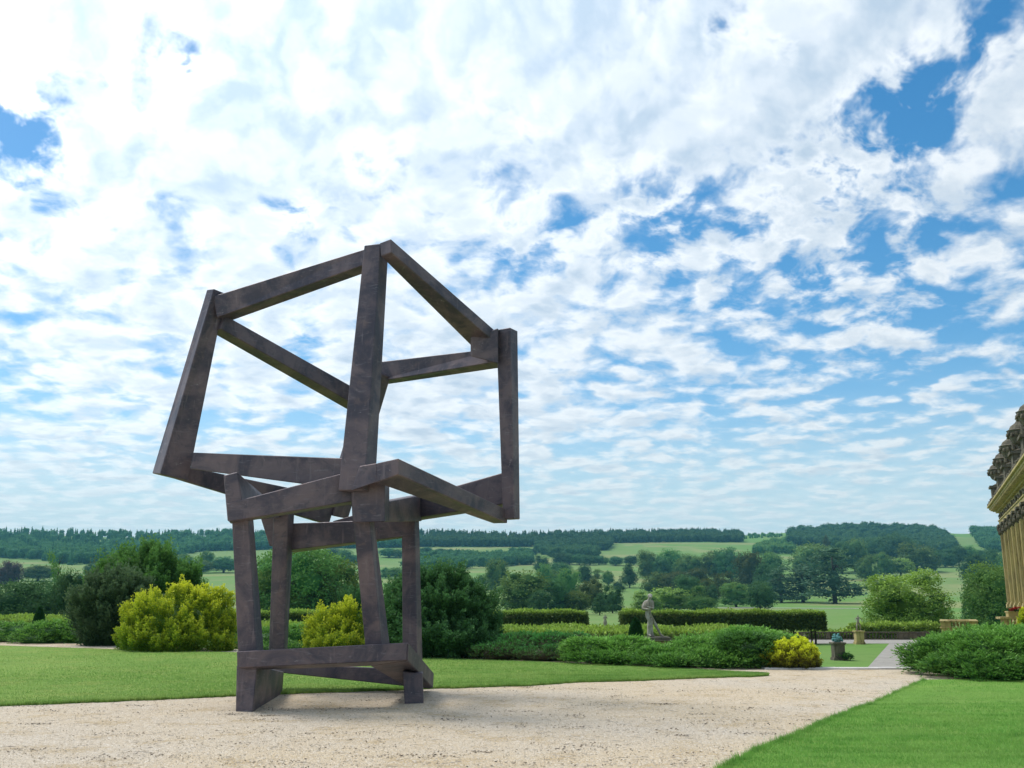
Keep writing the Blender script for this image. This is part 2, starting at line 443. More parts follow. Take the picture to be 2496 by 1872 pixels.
def flat(name, col, rough=.8, metal=0):
    m, t, out = material(name); n = t.noise(objpos(t), 8, 4, .6)
    principled(t, out, t.mix(n, tuple(v*.75 for v in col), tuple(min(1, v*1.2) for v in col)), rough, metal); return m
M['glass'] = flat('window_glass', (0.03, 0.035, 0.04), .15)
M['frame'] = flat('window_frame', (0.45, 0.36, 0.16), .6)
M['soil'] = flat('soil', (0.055, 0.042, 0.03), .95)
M['lead'] = flat('dark_carving', (0.035, 0.034, 0.026), .85)

# ================================================================== ground
EDGE_PX = [(-900, 40), (0, 38), (300, 35), (575, 32.0), (1100, 28.6), (1300, 26.6), (1560, 24.6), (1850, 23.3), (2250, 23.3), (2496, 23.6), (3400, 24)]
_eu = np.array([(p[0]-W0/2)/F0 for p in EDGE_PX]); _ed = np.array([p[1] for p in EDGE_PX])
def edge_y(u): return np.interp(u, _eu, _ed)
GARDEN = -2.4
_py = [(104, -2.4), (135, -4.2), (165, -5.0), (200, -4.5)]
_pr = [(300, 1503), (430, 1488), (560, 1467), (700, 1445), (850, 1418), (1000, 1397), (1200, 1374), (1420, 1350), (1650, 1326), (1850, 1309)]
def _zc(d, py): return EYE + d*math.tan(PITCH + math.atan((H0/2 - py)/F0))
PROF = np.array(_py + [(d, _zc(d, y)) for d, y in _pr])
_sk = [(-800, 1306), (0, 1304), (440, 1308), (700, 1306), (1000, 1304), (1250, 1316), (1480, 1306), (1700, 1300), (1780, 1306), (1800, 1305), (1900, 1300), (2000, 1295), (2130, 1290), (2260, 1296), (2320, 1303), (2380, 1302), (2496, 1296), (3300, 1300)]
_su = np.array([(p[0]-W0/2)/F0 for p in _sk]); _sz = np.array([_zc(2080, p[1]) for p in _sk])
def park_z(x, y):
    u = x/np.maximum(y, 1.0)
    z = np.interp(y, PROF[:, 0], PROF[:, 1])
    top = np.interp(u, _su, _sz)
    k = np.clip((y-1850)/(2080-1850), 0, 1); k = k*k*(3-2*k)
    z = np.where(y > 1850, PROF[-1, 1]*(1-k) + top*k, z)
    k2 = np.clip((y-2100)/700, 0, 1)
    z = np.where(y > 2100, top - 70*k2*k2, z)
    amp = np.clip((y-250)/700, 0, 1)
    bump = (np.sin(x/173.+y/231.)*2.1 + np.sin(x/91.-y/157.+1.3)*1.3 + np.sin(x/47.+y/71.+.4)*.5)*amp
    return z + bump
def ground_z(x, y):
    x = np.asarray(x, float); y = np.asarray(y, float)
    u = x/np.maximum(y, 6.0)
    e = edge_y(u)
    k = np.clip((y-e)/2.6, 0, 1); k = k*k*(3-2*k)
    z = -0.05 + (GARDEN+0.05)*k
    return np.where(y > 104, park_z(x, y), z)
def at_ground(px, py):
    """first point where the line of sight through a measured picture position meets the parkland"""
    r = ray(px, py); r = r/r[1]
    ys = np.concatenate([np.arange(105, 400, 1.5), np.arange(400, 2400, 4.0)])
    zz = EYE + r[2]*ys; gz = ground_z(r[0]*ys, ys)
    i = np.argmax(zz <= gz) if np.any(zz <= gz) else np.argmin(zz-gz)
    return np.array([r[0]*ys[i], ys[i], gz[i]])

def build_ground():
    ys = np.concatenate([np.linspace(-280, 12, 30), np.arange(13, 46, .45), np.arange(46, 110, 2.0), np.geomspace(111, 3300, 150)])
    n = 261
    tt = np.linspace(-1, 1, n); tt = np.sign(tt)*np.abs(tt)**1.35
    Wd = np.maximum(90, 1.05*(ys+60))
    X = tt[None, :]*Wd[:, None]; Y = np.repeat(ys[:, None], n, 1)
    Z = ground_z(X, Y)
    V = np.stack([X, Y, Z], -1).reshape(-1, 3)
    i = np.arange(len(ys)-1)[:, None]*n + np.arange(n-1)[None, :]
    q = np.stack([i, i+1, i+n+1, i+n], -1).reshape(-1, 4)
    o = link('ground', mesh_np('ground', V, quads=q, smooth=True), M['terrain'])
    tag(o, kind='structure')
build_ground()

def strip_sheet(name, near, far, mat, nv=14, thick=0.0, wob=0.0):
    """sheet between two rows of ground points of equal length"""
    near = np.asarray(near); far = np.asarray(far); n = len(near)
    rows = []
    for k in range(nv+1):
        rows.append(near*(1-k/nv) + far*(k/nv))
    V = np.array(rows)
    if wob:
        V[:, :, 2] += wob*(np.sin(V[:, :, 0]*.9+V[:, :, 1]*.5) + np.sin(V[:, :, 0]*.37-V[:, :, 1]*.8))
    m = len(rows)
    V = V.reshape(-1, 3)
    i = np.arange(m-1)[:, None]*n + np.arange(n-1)[None, :]
    q = np.stack([i, i+1, i+n+1, i+n], -1).reshape(-1, 4)
    if thick > 0:                                       # a real edge all round
        ring = list(range(n)) + [k*n+n-1 for k in range(1, m)] + [(m-1)*n+k for k in range(n-2, -1, -1)] + [k*n for k in range(m-2, 0, -1)]
        b = V[ring].copy(); b[:, 2] -= thick
        base = len(V); V = np.vstack([V, b]); L = len(ring)
        q2 = [(ring[j], base+j, base+(j+1) % L, ring[(j+1) % L]) for j in range(L)]
        q = np.vstack([q, np.array(q2)])
    return link(name, mesh_np(name, V, quads=q, smooth=False), mat)

def resample(px, n):
    px = np.asarray(px, float)
    x = np.linspace(px[0, 0], px[-1, 0], n)
    return np.stack([x, np.interp(x, px[:, 0], px[:, 1])], -1)

# the gravel terrace
us = np.linspace(-1.25, .95, 120)
ey = edge_y(us)
near = np.stack([us*12.0*2.2, np.full_like(us, -14.0), np.zeros_like(us)], -1)
far = np.stack([us*ey, ey, np.zeros_like(us)], -1)
gs = strip_sheet('gravel_terrace', near, far, M['gravel'], 40)
tag(gs, kind='structure')

def jit_line(px, n, amp, seed):
    p = resample(px, n); r = np.random.default_rng(seed)
    s = r.normal(0, 1, n); s = np.convolve(s, np.ones(5)/5, 'same')
    p[:, 1] += s*amp
    return p
LAWN_NEAR = [(-420, 1745), (-200, 1730), (0, 1717), (300, 1705), (576, 1693), (693, 1688), (1058, 1675), (1300, 1668), (1411, 1660), (1575, 1656), (1704, 1650), (1833, 1646.5), (1874, 1643.5)]
LAWN_FAR = [(-420, 1566), (0, 1573), (265, 1581.5), (420, 1586.5), (600, 1590), (900, 1598), (1130, 1606), (1300, 1612), (1500, 1621), (1700, 1632), (1860, 1640.5), (1874, 1642.5)]
ln = np.array([G(*p, z=.03) for p in jit_line(LAWN_NEAR, 300, 1.1, 1)]); lf = np.array([G(*p, z=.03) for p in resample(LAWN_FAR, 300)])
LAWN_L = (ln, lf)
lo = strip_sheet('left_lawn', ln, lf, M['lawn'], 30, .035, .004); tag(lo, kind='structure')
LAWN_R = [(1640, 1960), (1756.6, 1872), (1825, 1836), (1897, 1806), (1938, 1792), (1979, 1770), (2050, 1741), (2085, 1727), (2126, 1715), (2196, 1682), (2252, 1656)]
rp = jit_line(LAWN_R, 200, 1.6, 2)
rn = np.array([G(*p, z=.03) for p in rp])
rf = []
for p in rn:
    rf.append((p[0]*1.0 + 16.0 + (22-p[1])*.9, p[1]*1.0 + 1.0, .03))
rf = np.array(rf)
LAWN_RR = (rn, rf)
ro = strip_sheet('right_lawn', rn, rf, M['lawn_near'], 30, .05, .004); tag(ro, kind='structure')

# edging stones at the top of the steps down to the lower garden: laid one by one
ed = tag(bpy.data.objects.new('terrace_edging', None), 'pale stone edging along the far end of the gravel terrace', 'stone edging')
C.objects.link(ed); ed.location = (7.0, 23.2, 0)
_x = 5.7; k = 0
edge_mesh = {}
while _x < 9.6:
    w = R.choice([.55, .7, .85])
    if w not in edge_mesh:
        b = BM(); b.box(0, -.16, -.10, w-.012, .16, .035); edge_mesh[w] = b.mesh('stone', .008)
    o = link('stone', edge_mesh[w], M['edging'], ed); o.location = (_x-7.0, R.uniform(-.006, .006), R.uniform(-.004, .004))
    _x += w

# lower garden paths
d23 = np.array([math.sin(RAD(22.6)), math.cos(RAD(22.6)), 0])
pl = G(2112, 1630, GARDEN+.012)
n23 = np.array([d23[1], -d23[0], 0])
a0 = pl - d23*30; a1 = pl + d23*33.5
pth = strip_sheet('garden_path', [a0, a0+n23*3.3], [a1, a1+n23*3.3], M['path'], 6); tag(pth, kind='structure')
c0 = G(1700, 1568.5, GARDEN+.018); c1 = G(1700, 1559, GARDEN+.018)
cr = strip_sheet('cross_path', [(c0[0]-20, c0[1], c0[2]), (c0[0]+60, c0[1], c0[2])], [(c0[0]-20, c1[1], c1[2]), (c0[0]+60, c1[1], c1[2])], M['path'], 2); tag(cr, kind='structure')
# thin pale drive across the park
dv = [at_ground(px, py) for px, py in [(1722, 1482.2), (1800, 1482.4), (1900, 1482.8), (2000, 1483.4), (2060, 1484), (2125, 1485)]]
dn = [p + np.array([0, -2.2, 0]) for p in dv]; df = [p + np.array([0, 2.2, 0]) for p in dv]
def on_ground(pts, up=.15):
    pts = np.array(pts); pts[:, 2] = ground_z(pts[:, 0], pts[:, 1]) + up; return pts
_n = 40
def dens(pts):
    pts = np.array(pts); t = np.linspace(0, len(pts)-1, _n); return np.stack([np.interp(t, np.arange(len(pts)), pts[:, k]) for k in range(3)], -1)
dr = strip_sheet('park_drive', on_ground(dens(dn)), on_ground(dens(df)), M['edging'], 1); tag(dr, kind='structure')

# ------------------------------------------------------------------ grass blades and loose stones
def blades(name, region, dens_fn, n, h, w, mat, seed):
    """short grass: three-sided blades rooted on the lawn sheet"""
    r = np.random.default_rng(seed)
    near, far = region
    L = len(near)
    i = r.uniform(0, L-1.001, n*3); k = r.uniform(0, 1, n*3)
    i0 = i.astype(int); f = (i-i0)[:, None]
    pn = near[i0]*(1-f) + near[i0+1]*f; pf = far[i0]*(1-f) + far[i0+1]*f
    p = pn*(1-k[:, None]) + pf*k[:, None]
    keep = r.uniform(0, 1, len(p)) < dens_fn(p, k)
    p = p[keep][:n]
    m = len(p)
    hh = h*r.uniform(.5, 1.25, m); an = r.uniform(0, 2*np.pi, m); ln_ = r.normal(0, .45, (m, 2))*hh[:, None]
    sx = np.cos(an)*w*.5; sy = np.sin(an)*w*.5
    V = np.empty((m, 3, 3))
    V[:, 0] = p + np.stack([sx, sy, np.full(m, -.003)], -1); V[:, 1] = p - np.stack([sx, sy, np.full(m, .003)], -1)
    V[:, 2] = p + np.stack([ln_[:, 0], ln_[:, 1], hh], -1)
    o = link(name, mesh_np(name, V.reshape(-1, 3), tris=np.arange(m*3).reshape(-1, 3)), mat)
    tag(o, kind='stuff')
blades('grass', LAWN_RR, lambda p, k: np.clip(1.5*(12.0/np.maximum(p[:, 1], 8))**3, 0, 1)*(p[:, 1] > 8.5)*(p[:, 0]/p[:, 1] < .62), 200000, .027, .008, M['blade'], 3)
blades('grass', LAWN_L, lambda p, k: np.clip(1.2*(18.0/np.maximum(p[:, 1], 15))**3, 0, 1)*(p[:, 0]/p[:, 1] > -.62), 140000, .028, .012, M['blade_left'], 4)
def edge_blades(name, line, inward, n, h, w, mat, seed):
    """longer blades leaning over the cut edge of a lawn"""
    r = np.random.default_rng(seed); L = len(line); i = r.uniform(0, L-1.001, n); i0 = i.astype(int); f = (i-i0)[:, None]
    p = line[i0]*(1-f) + line[i0+1]*f; d = inward[i0]-line[i0]; d = d/np.linalg.norm(d, axis=1, keepdims=True)
    p = p + d*(np.abs(r.normal(0, .05, n))-.012)[:, None]
    clump = .5+.5*np.sin(i*.9)+.6*np.sin(i*2.3+1)
    ok = (r.uniform(0, 1, n) < .35+.45*clump) & (p[:, 1] > 8.5) & (p[:, 1] < 24); p = p[ok]; d = d[ok]; m = len(p)
    hh = h*np.exp(r.normal(0, .4, m)); an = r.uniform(0, 6.28, m); sx, sy = np.cos(an)*w*.5, np.sin(an)*w*.5
    V = np.empty((m, 3, 3)); z = np.zeros(m)
    V[:, 0] = p + np.stack([sx, sy, z-.03], -1); V[:, 1] = p - np.stack([sx, sy, z+.03], -1)
    V[:, 2] = p + np.stack([r.normal(0, .4, m)*hh, r.normal(0, .4, m)*hh, hh], -1) - d*(hh*r.uniform(0, .7, m))[:, None]
    o = link(name, mesh_np(name, V.reshape(-1, 3), tris=np.arange(m*3).reshape(-1, 3)), mat); tag(o, kind='stuff')
edge_blades('grass', LAWN_RR[0], LAWN_RR[1], 20000, .034, .008, M['blade'], 13)
edge_blades('grass', LAWN_L[0], LAWN_L[1], 20000, .032, .010, M['blade_left'], 14)
def pebbles(n, seed):
    r = np.random.default_rng(seed)
    y = 9.0 + 11.5*r.uniform(0, 1, n)**1.4; x = y*r.uniform(-.60, .46, n)
    # not on the lawns
    ly = np.interp(x/y, ln[:, 0]/ln[:, 1], ln[:, 1]); rx = np.interp(y, rn[:, 1], rn[:, 0], left=rn[0, 0])
    ok = (y < ly-.03) & (x < rx-.03)
    x, y = x[ok], y[ok]; m = len(x)
    s = np.minimum(.0055*np.exp(r.normal(0, .45, m)), .017)
    base = np.array([(1, 0, 0), (-.5, .87, 0), (-.5, -.87, 0), (0, 0, 1.1)])
    a = r.uniform(0, 6.28, m); ca, sa = np.cos(a), np.sin(a)
    B = np.repeat(base[None], m, 0)*s[:, None, None]*r.uniform(.6, 1.3, (m, 4, 1))
    V = np.stack([B[..., 0]*ca[:, None]-B[..., 1]*sa[:, None]+x[:, None], B[..., 0]*sa[:, None]+B[..., 1]*ca[:, None]+y[:, None], B[..., 2]*.8+.002], -1)
    t = np.array([(0, 1, 3), (1, 2, 3), (2, 0, 3)])
    T = (np.arange(m)[:, None, None]*4 + t[None]).reshape(-1, 3)
    o = link('loose_gravel', mesh_np('loose_gravel', V.reshape(-1, 3), tris=T), M['pebble']); tag(o, kind='stuff')
M['pebble'] = mat_leaf('gravel_stone', (0.22, 0.17, 0.11), (0.74, 0.64, 0.50), None, .0, 0, .9, .2)
pebbles(60000, 6)
def debris(n, seed):
    """dark bits of leaf and twig blown into small drifts on the gravel"""
    r = np.random.default_rng(seed); nc = 90
    cy = 9.3+10*r.uniform(0, 1, nc)**1.2; cx = cy*r.uniform(-.58, .42, nc)
    k = r.integers(0, nc, n); sc = .05+.20*r.uniform(0, 1, nc)
    p = np.stack([cx[k]+r.normal(0, 1, n)*sc[k]*2.0, cy[k]+r.normal(0, 1, n)*sc[k]*.8, np.full(n, .006)], -1)
    ly = np.interp(p[:, 0]/p[:, 1], ln[:, 0]/ln[:, 1], ln[:, 1]); rx = np.interp(p[:, 1], rn[:, 1], rn[:, 0], left=rn[0, 0])
    p = p[(p[:, 1] < ly-.05) & (p[:, 0] < rx-.05)]; m = len(p)
    a = r.uniform(0, 6.28, m); L = r.uniform(.006, .022, m); w = L*r.uniform(.25, .8, m)
    ax = np.stack([np.cos(a)*L, np.sin(a)*L, r.uniform(-.1, .4, m)*L], -1); bx = np.stack([-np.sin(a)*w, np.cos(a)*w, r.uniform(0, .4, m)*w], -1)
    V = np.stack([p-ax, p+bx, p+ax, p-bx], 1).reshape(-1, 3)
    o = link('leaf_litter', mesh_np('leaf_litter', V, quads=np.arange(m*4).reshape(-1, 4)), M['litter']); tag(o, kind='stuff')
M['litter'] = mat_leaf('dry_leaf_bit', (0.05, 0.04, 0.03), (0.20, 0.14, 0.08), None, .0)
debris(5200, 7)

# ================================================================== the sculpture
def unit(v): return v/np.linalg.norm(v)
def beam_square(e1, e2, e3, d0, d1, x0=0.0, x1=0.0, side=None):
    """square-section beam; e2 is the arris between its two visible faces, e1/e3 the outer edges (measured
    picture positions), d0/d1 the distances of its ends; returns 8 corners"""
    A0, A1 = P(*e2[0], d0), P(*e2[1], d1)
    L = np.linalg.norm(A1-A0); ax = (A1-A0)/L
    view = unit((A0+A1)/2 - np.array([0, 0, EYE]))
    n = unit(np.cross(ax, view)); m = np.cross(ax, n)
    if np.dot(m, view) < 0: m = -m
    # orient n towards e1 on the picture plane
    def perp(e, px, d):
        (xa, ya), (xb, yb) = e
        dx, dy = xb-xa, yb-ya; l = math.hypot(dx, dy)
        return abs((px[0]-xa)*dy - (px[1]-ya)*dx)/l*d/F0/_sl
    c = P(*e1[0], d0)
    s1 = 1.0 if np.dot(P((e1[0][0]+e1[1][0])/2, (e1[0][1]+e1[1][1])/2, (d0+d1)/2) - (A0+A1)/2, n) > 0 else -1.0
    _sl = 1.0
    out = []
    for e, d, A, xx in ((0, d0, A0, -x0), (1, d1, A1, x1)):
        p = perp(e1, e2[e], d)
        q = perp(e3, e2[e], d) if e3 is not None else side
        A = A + ax*xx
        if e3 is None:
            c1 = A + n*s1*p; c3 = A + m*q; c4 = c1 + m*q
        else:
            c1 = A + n*s1*p + m*q
            c3 = A - n*s1*q + m*p
            c4 = c1 + c3 - A
        out.append((A, c1, c4, c3))
    return list(out[0]) + list(out[1])
def quadhex(front, df, back, db):
    return [P(*p, d) for p, d in zip(front, df)] + [P(*p, d) for p, d in zip(back, db)]

def build_sculpture():
    root = empty('sculpture', G(800, 1710, 0), 'monumental dark bronze sculpture of two open tilted cube frames standing on the gravel', 'sculpture')
    def add(name, corners, bev=.012):
        b = BM(); o0 = np.array(root.location)
        b.hexa([np.asarray(c)-o0 for c in corners])
        return b.build(name, M['bronze'], root, bev)
    # ---- upper cube
    add('corner_post', beam_square([(504.4,704.8),(371.9,1151.3)], [(521.1,703.7),(390,1155.4)], [(552,711),(459,1160)], 16.0, 16.0))
    add('top_beam', beam_square([(548.9,710.5),(925.4,596.3)], [(545.5,768.1),(881.4,647.6)], [(573.7,779.4),(879,670.9)], 16.0, 15.0, .15, .22))
    add('top_beam', quadhex([(952.6,581.6),(953.7,615.5),(928,624.6),(925,591.8)], [14.55,14.55,14.75,14.75],
                            [(1209,807),(1209,836.5),(1152,847),(1153,812)], [16.55,16.55,16.75,16.75]))
    add('corner_block', quadhex([(1147,822),(1214,800),(1214,886),(1147,868)], [16.45,16.42,16.42,16.45], [(1149,824),(1216,803),(1216,884),(1149,866)], [16.9,16.86,16.86,16.9]))
    add('corner_post', beam_square([(883,632),(829.4,1115.8)], [(925,632),(892.5,1120)], [(947,634),(919.5,1130)], 14.75, 14.6, .27, .46))
    add('top_beam', beam_square([(573.7,780.5),(845,932.8)], [(537.6,800.9),(845,974.6)], [(530.8,820),(842.7,997.2)], 16.1, 18.3, .0, .45))
    add('top_beam', beam_square([(932,878),(1145.8,855)], [(930,929),(1213.6,881)], [(948,936.8),(1213.6,899)], 18.5, 16.7, .35, .05))
    add('corner_post', beam_square([(1207.5,803),(1225.6,1265)], [(1243.4,798),(1254,1264)], [(1263,819),(1267.8,1269.5)], 16.45, 16.45))
    add('corner_post', beam_square([(948,937.3),(853,1251)], [(905,937),(812,1251)], [(880,937),(787,1251)], 18.2, 18.5, .25, .05))
    add('bottom_beam', beam_square([(470.9,1102.7),(829,1117)], [(463,1143),(856.5,1195.6)], None, 15.95, 14.95, .0, -.05, .30))
    add('bottom_beam', quadhex([(971,1117),(971,1156.5),(915,1176.5),(917,1128.8)], [14.2,14.2,14.38,14.38],
                               [(1238,1243),(1237,1275.5),(1203,1276),(1199,1240)], [16.6,16.6,16.85,16.85]))
    add('corner_block', quadhex([(876,1136),(919,1128.5),(918,1175.8),(857,1196.2)], [14.52,14.37,14.37,14.55],
                                [(880,1138),(921,1132),(916,1168),(864,1183)], [14.95,14.8,14.8,14.95]))
    add('bottom_beam', beam_square([(463,1138),(707,1187)], [(390,1155.0),(765,1268)], [(400,1159.5),(767,1271)], 16.1, 18.3, -.05, .35))
    add('bottom_beam', beam_square([(820,1268),(1222,1151)], [(820,1293),(1222,1229)], [(820,1300),(1222,1239)], 18.3, 16.65, .1, .06))
    # ---- lower cube, top
    add('top_beam', quadhex([(544.4,1158.8),(578.3,1150),(598,1268),(554.5,1271)], [14.55,14.6,14.6,14.55],
                            [(645,1228),(668,1229),(684,1262),(655,1262)], [17.5,17.6,17.6,17.5]))
    add('corner_block', quadhex([(632,1252),(700,1250),(700,1332),(657,1331.5)], [17.85]*4,
                                [(640,1252),(704,1250),(704,1329),(664,1328.5)], [18.25]*4))
    add('top_beam', beam_square([(588.4,1217.5),(720.6,1182.5)], [(555.6,1271.9),(852.6,1223)], [(566.4,1276.2),(855,1230)], 14.52, 14.85, -.01, .06))
    add('corner_block', quadhex([(854,1176),(938,1174),(937.5,1272),(859,1273.5)], [14.78,14.72,14.72,14.78],
                                [(868,1180),(949.5,1178),(949,1270),(873,1270.5)], [15.2,15.14,15.14,15.2]))
    add('top_beam', quadhex([(936,1223.5),(870,1232),(870,1273),(936,1272.5)], [15.0,15.3,15.3,15.0],
                            [(1028,1206),(1000,1208),(1000,1268),(1028,1270.5)], [17.5,17.8,17.8,17.5]))
    add('top_beam', beam_square([(719,1274.6),(979,1268)], [(715.6,1339.7),(978.7,1308.5)], [(714,1347.8),(978.7,1311.5)], 17.75, 17.35, .2, .2))
    # ---- lower cube, legs
    add('leg', beam_square([(567.3,1277.3),(582.2,1583.7)], [(605.8,1273),(624.8,1583.7)], [(618,1270.5),(642.4,1582.4)], 14.75, 14.8, .12, .12))
    add('leg', beam_square([(862,1273),(890.5,1568.8)], [(901.4,1271.9),(929.9,1567.5)], [(912.2,1271),(950.2,1566)], 15.0, 15.15, .1, .14))
    add('leg', beam_square([(979.5,1280),(981.4,1564.8)], [(1011,1278.6),(1016.6,1587.8)], [(1022.6,1303),(1030.2,1604)], 17.3, 17.35, .4, .50))
    add('leg', beam_square([(666.8,1263.7),(657.3,1582)], [(702,1257),(692,1581)], [(718,1253),(700,1580)], 17.5, 17.75, .2, .35))
    # ---- lower cube, base
    add('base_beam', quadhex([(577.3,1587.8),(993.6,1566),(992,1609.5),(577.3,1628.5)], [14.55,15.0,15.0,14.55],
                             [(592,1590),(960,1574),(902.4,1623.4),(622,1633)], [15.3,15.7,15.5,15.15]))
    add('base_beam', quadhex([(995.5,1566.2),(993.6,1610),(902.4,1623.4),(930,1578)], [15.005,15.005,15.5,15.5],
                             [(1057.6,1640),(1056,1677),(988,1673),(990,1637)], [17.25,17.25,17.7,17.7]))
    add('base_beam', quadhex([(655,1616),(1050,1634),(1050,1679),(655,1637)], [17.75,17.5,17.5,17.75],
                             [(657,1616),(1050,1633),(1050,1674),(657,1634)], [18.15,17.9,17.9,18.15]))
    # ---- feet
    def foot(top, bot, zt):
        b = [np.array(G(*p, z=-.02)) for p in bot]
        t = [P(*p, b[i][1]) for i, p in enumerate(top)]
        return b + t
    fl = G(574.5, 1734); fr = G(614.8, 1735.2); br = G(688, 1690)
    bl = fl + (br-fr)
    tl, tr_, tb = P(576.6,1622,fl[1]+.02), P(626.6,1622,fr[1]+.05), P(692,1637,br[1]-.05)
    lift = np.array([0, 0, -.02])
    add('foot', [fl+lift, fr+lift, br+lift, bl+lift, tl, tr_, tb, tl + (tb-tr_)])
    fl = G(986.6, 1715.6); fr = G(1032.4, 1714); dd = unit(np.array([-1.25, 16.0, 0]))*.42
    tl = P(981, 1636, fl[1]); tr_ = P(1029.7, 1640, fr[1])
    add('foot', [fl+lift, fr+lift, fr+dd*.9+lift, fl+dd*.9+lift, tl, tr_, tr_+dd, tl+dd])
build_sculpture()

# ================================================================== foliage
def nrm(v): return v/np.maximum(np.linalg.norm(v, axis=-1, keepdims=True), 1e-9)
class Leaves:
    """collects leaf cards (four-cornered leaves) and solid inner lumps; one mesh"""
    def __init__(self, seed): self.r = np.random.default_rng(seed); self.V = []; self.Q = []; self.T = []; self.tip = []; self.n = 0
    def cards(self, p, t, L, w, tip, face=None, bend=0.0):
        m = len(p); L = np.broadcast_to(L, (m,))[:, None]; w = np.broadcast_to(w, (m,))[:, None]
        t = nrm(t)
        f = self.r.normal(0, 1, (m, 3)) if face is None else face + self.r.normal(0, .5, (m, 3))
        s = nrm(np.cross(t, f)); up = np.cross(s, t)
        V = np.empty((m, 4, 3))
        V[:, 0] = p; V[:, 1] = p + t*L*.5 + s*w*.5 + up*L*bend; V[:, 2] = p + t*L; V[:, 3] = p + t*L*.5 - s*w*.5 + up*L*bend
        self.V.append(V.reshape(-1, 3)); self.Q.append(self.n + np.arange(m*4).reshape(-1, 4)); self.n += m*4
        self.tip.append(np.repeat(np.broadcast_to(tip, (m,)), 4))
    def lumps(self, c, rad, k=.86, sub=1, jit=.06):
        b = bmesh.new(); bmesh.ops.create_icosphere(b, subdivisions=sub, radius=1.0)
        b.verts.ensure_lookup_table()
        v = np.array([x.co for x in b.verts]); f = np.array([[q.index for q in y.verts] for y in b.faces]); b.free()
        for cc, rr in zip(c, rad):
            vv = v*(1+self.r.uniform(-jit, jit, (len(v), 1)))*rr*k + cc
            self.V.append(vv); self.T.append(self.n + f); self.n += len(vv); self.tip.append(np.zeros(len(vv)))
    def mesh(self, name):
        return mesh_np(name, np.concatenate(self.V), quads=np.concatenate(self.Q) if self.Q else None,
                       tris=np.concatenate(self.T) if self.T else None, attrs={'tip': np.concatenate(self.tip)})
def sample_lobes(r, c, rad, n, overlap=.90, zmin=None, upper=None):
    """points on the outside of a union of ellipsoids, with normals"""
    area = (rad[:, 0]*rad[:, 1] + rad[:, 0]*rad[:, 2] + rad[:, 1]*rad[:, 2]); pr = area/area.sum()
    out_p, out_n, out_i = [], [], []; got = 0
    for _ in range(12):
        i = r.choice(len(c), n*2, p=pr); d = nrm(r.normal(0, 1, (n*2, 3)))
        if upper is not None: d[:, 2] = np.where(d[:, 2] < upper, -d[:, 2], d[:, 2])
        p = c[i] + d*rad[i]; nn = nrm(d/rad[i])
        ok = np.ones(len(p), bool)
        if zmin is not None: ok &= p[:, 2] > zmin
        for j in range(len(c)):
            q = (((p-c[j])/rad[j])**2).sum(-1)
            ok &= (q > overlap**2) | (i == j)
        out_p.append(p[ok]); out_n.append(nn[ok]); out_i.append(i[ok]); got += ok.sum()
        if got >= n: break
    return np.concatenate(out_p)[:n], np.concatenate(out_n)[:n], np.concatenate(out_i)[:n]
def px_lobes(lst, d, depth=1.0, dj=0.0, seed=0):
    """lobes measured as (px, py, half width px, half height px[, distance shift])"""
    r = random.Random(seed); c, rad = [], []
    for l in lst:
        dd = d + (l[4] if len(l) > 4 else r.uniform(-dj, dj))
        c.append(P(l[0], l[1], dd)); rx = l[2]*dd/F0; rz = l[3]*dd/F0
        rad.append((rx, rx*depth, rz))
    return np.array(c), np.array(rad)
def shrub_root(name, base, label, cat, group=None): return empty(name, base, label, cat, group)
def finish(lv, root, name, mat):
    me = lv.mesh(name)
    co = np.empty(len(me.vertices)*3, np.float32); me.vertices.foreach_get('co', co)
    co = co.reshape(-1, 3) - np.array(root.location, dtype=np.float32); me.vertices.foreach_set('co', co.ravel()); me.update()
    return link(name, me, mat, root)
def stems(root, pts, mat=None):
    o = Vector(root.location)
    for p0, p1, r0 in pts:
        b = BM(); b.tube([Vector(p0)-o, (Vector(p0)+Vector(p1))/2-o + Vector((R.uniform(-.05,.05), 0, 0)), Vector(p1)-o], [r0, r0*.8, r0*.5], 6)
        b.build('stem', mat or M['bark'], root)

